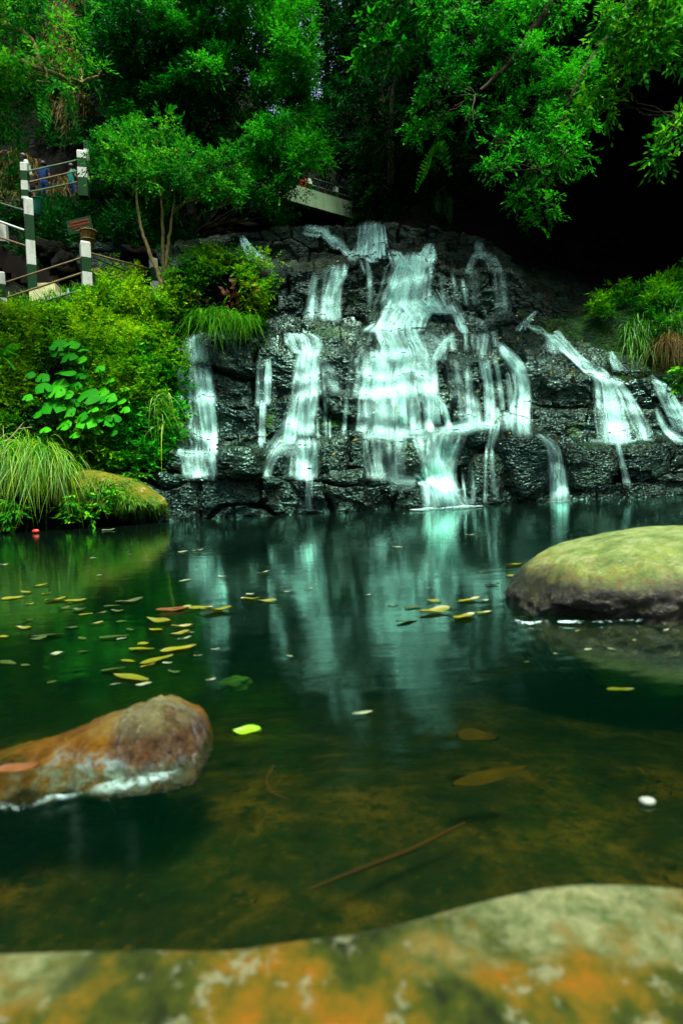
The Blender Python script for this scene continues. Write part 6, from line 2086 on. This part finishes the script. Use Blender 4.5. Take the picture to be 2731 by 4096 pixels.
def person(label, foot, h, yaw, top, bottom, shorts=False, step=.12, bend=0.0, armup=0.0, cap=None, group=None, skirt=False):
    """standing/walking figure; foot = ground point; yaw 0 faces the camera (-Y)"""
    k = h / 1.70
    J, E = [], []

    def j(x, y, z, r, r2=None, p=None):
        J.append((x * k, (y - bend * max(0, z - .9)) * k, z * k, r * k, (r2 or r) * k))
        if p is not None:
            E.append((p, len(J) - 1))
        return len(J) - 1
    pel = j(0, 0, .95, .13, .10)
    ab = j(0, 0, 1.10, .125, .095, pel)
    ch = j(0, .0, 1.32, .145, .10, ab)
    nk = j(0, .01, 1.44, .055, .055, ch)
    nk2 = j(0, -.005, 1.50, .052, .055, nk)
    hd = j(0, -.015, 1.58, .074, .090, nk2)
    hd2 = j(0, -.01, 1.66, .062, .075, hd)
    j(0, -.115, 1.575, .013, .014, hd)                       # nose
    ends = {}
    for s in (-1, 1):
        e = j(s * .075, -.005, 1.59, .012, .02, hd)          # ear
        sh_ = j(s * .175, .0, 1.38, .062, .06, ch)
        el = j(s * .225, .03 - armup * .06, 1.12 + armup * .05, .043, .043, sh_)
        wr = j(s * .23, -.06 - armup * .16, .90 + armup * .22, .029, .029, el)
        pm = j(s * .232, -.08 - armup * .18, .83 + armup * .24, .036, .022, wr)
        for q in range(4):
            f1 = j(s * .232, -.105 + q * .019 - armup * .18, .775 + .006 * abs(q - 1.5) + armup * .24, .0095, .0095, pm)
            j(s * .222, -.105 + q * .019 - armup * .18, .735 + .010 * abs(q - 1.3) + armup * .24, .008, .008, f1)
        f1 = j(s * .215, -.115 - armup * .18, .83 + armup * .24, .011, .011, pm)
        j(s * .205, -.135 - armup * .18, .795 + armup * .24, .009, .009, f1)
        ends[s] = (sh_, el)
        hp_ = j(s * .09, 0, .88, .085, .09, pel)
        kn = j(s * .095, -.02 + s * step * .5, .48, .058, .06, hp_)
        an = j(s * .095, .03 + s * step, .09, .038, .042, kn)
        j(s * .10, -.02 + s * step, .035, .038, .03, an)
        j(s * .105, -.12 + s * step, .028, .035, .024, len(J) - 1)
        ends[s] += (hp_, kn, an)
    Rz = Matrix.Rotation(yaw, 4, 'Z')
    root = empty('person', foot)
    root.rotation_euler = (0, 0, yaw)
    tag(root, label, 'person', group)

    def put(name, me, mat):
        o = bpy.data.objects.new(name, me)
        COL.objects.link(o)
        me.materials.append(mat)
        o.parent = root
        me.polygons.foreach_set('use_smooth', np.ones(len(me.polygons), bool))
        return o
    put('body', skin('body', J, E), SKIN)

    def chain(name, pts, edges, mat):
        put(name, skin(name, pts, edges), mat)
    g = lambda i, dr, dz=0.0: (J[i][0], J[i][1], J[i][2] + dz * k, J[i][3] + dr * k, J[i][4] + dr * k)
    pts = [g(pel, .026, -.09), g(ab, .026), g(ch, .020), g(nk, .014, -.02)]
    ed = [(0, 1), (1, 2), (2, 3)]
    for s in (-1, 1):
        sh_, el = ends[s][:2]
        pts.append(g(sh_, .016))
        ed.append((2, len(pts) - 1))
        a_, b_ = np.array(J[sh_]), np.array(J[el])
        c_ = a_ * .35 + b_ * .65
        pts.append((c_[0], c_[1], c_[2], .062 * k, .062 * k))
        ed.append((len(pts) - 2, len(pts) - 1))
    chain('shirt', pts, ed, top)
    pts = [g(pel, .012, .10), g(pel, .016, -.04)]
    ed = [(0, 1)]
    for s in (-1, 1):
        hp_, kn, an = ends[s][2:]
        pts.append(g(hp_, .016))
        ed.append((1, len(pts) - 1))
        pts.append(g(kn, .024 if not shorts else .032, .02))
        ed.append((len(pts) - 2, len(pts) - 1))
        if not shorts:
            pts.append(g(an, .030))
            ed.append((len(pts) - 2, len(pts) - 1))
    chain('shorts' if shorts else 'trousers', pts, ed, bottom)
    if skirt:
        pass
    # hair or cap: a shell over the crown and back of the head
    V, Ft = ico(3)
    c = np.array([J[hd][0], J[hd][1] + .012 * k, J[hd][2] + .035 * k])
    Vh = V * np.array([.094, .112, .108]) * k
    Vh[:, 2] = np.where(V[:, 1] < -.2, np.maximum(Vh[:, 2], .02 * k), np.maximum(Vh[:, 2], -.08 * k))
    put('cap' if cap else 'hair', raw_mesh('hair', Vh + c, Ft), cap or HAIR)
    # eyes
    for s in (-1, 1):
        Ve, Fe = ico(2)
        put('eye', raw_mesh('eye', Ve * .011 * k + np.array([s * .030 * k, J[hd][1] - .086 * k, J[hd][2] + .018 * k]), Fe), HAIR)
    return root


def cloth(n, c):
    return m_plain(n, c, .85, .1, .2, 10)


GP, GB = 'people on the path', 'people on the footbridge'
f1 = at(134, 832, 19.0)
f2 = at(186, 838, 20.0)
f3 = at(298, 835, 22.0)
person('person in pale mint shirt, black shorts and dark cap on the path', f1, 1.68, RAD(-60), cloth('mint_shirt', (.22, .38, .26)), cloth('black_shorts', (.008, .008, .008)), True, .10, .25, .8, cap=HAIR, group=GP)
person('person in a dark blue top and blue trousers seen from behind on the path', f2, 1.62, RAD(170), cloth('navy_top', (.002, .022, .07)), cloth('blue_trousers', (.002, .022, .07)), False, .05, .05, .3, group=GP)
person('person in a teal shirt and blue jeans half hidden by the upper striped post', f3, 1.65, RAD(150), cloth('teal_shirt', (.006, .13, .09)), cloth('blue_jeans', (.002, .02, .06)), False, .05, .0, .5, group=GP)
for f, hgt in ((f1, 0), (f2, 0), (f3, 0)):
    pass
pth = MB()
pp = [at(-250, 850, 18.2), at(134, 832, 19.0), at(186, 838, 20.0), at(298, 835, 22.0), at(450, 820, 22.6), on_water(600, 570, 11.45)]
for a, b in zip(pp[:-1], pp[1:]):
    d = Vector(b - a)
    yaw_ = math.atan2(d.y, d.x)
    pth.box((a + b) / 2 + np.array([0, 0.1, -.15]), (math.hypot(d.x, d.y) * 1.1, 1.8, .3), Matrix.Rotation(yaw_, 3, 'Z') @ Matrix.Rotation(-math.atan2(d.z, math.hypot(d.x, d.y)), 3, 'Y'))
o = pth.build('path', M['conc'], None, smooth=False)
tag(o, 'earth path along the hillside leading to the footbridge', 'path', kind='structure')
red = cloth('red_shirt', (.50, .015, .004))
deck = lambda u, sd: A + (B - A) * u + np.array(side) * sd + np.array([0, 0, -.45])
uu_ = lambda px: float(np.interp(px, [540, 700, 850, 1000, 1150, 1260, 1415], [0, .155, .31, .48, .66, .80, 1]))
for lab, px, sd, h, yaw, tp, bt_ in [
    ('person in a red shirt at the right end of the footbridge', 1265, 1.0, 1.6, 170, red, cloth('dark_trousers', (.01, .01, .012))),
    ('person in a bright red shirt near the middle of the footbridge', 1012, .9, 1.6, 20, cloth('scarlet_shirt', (.65, .03, .006)), cloth('maroon_trousers', (.10, .01, .006))),
    ('person in an orange red top next to the one in bright red', 1040, 1.3, 1.45, 60, cloth('orange_top', (.55, .08, .01)), bpy.data.materials['dark_trousers']),
    ('person in dull grey clothes at the right end of the footbridge rail', 1315, .8, 1.6, 0, cloth('grey_jacket', (.03, .05, .06)), bpy.data.materials['dark_trousers']),
]:
    person(lab, deck(uu_(px), sd), h, RAD(yaw), tp, bt_, group=GB)
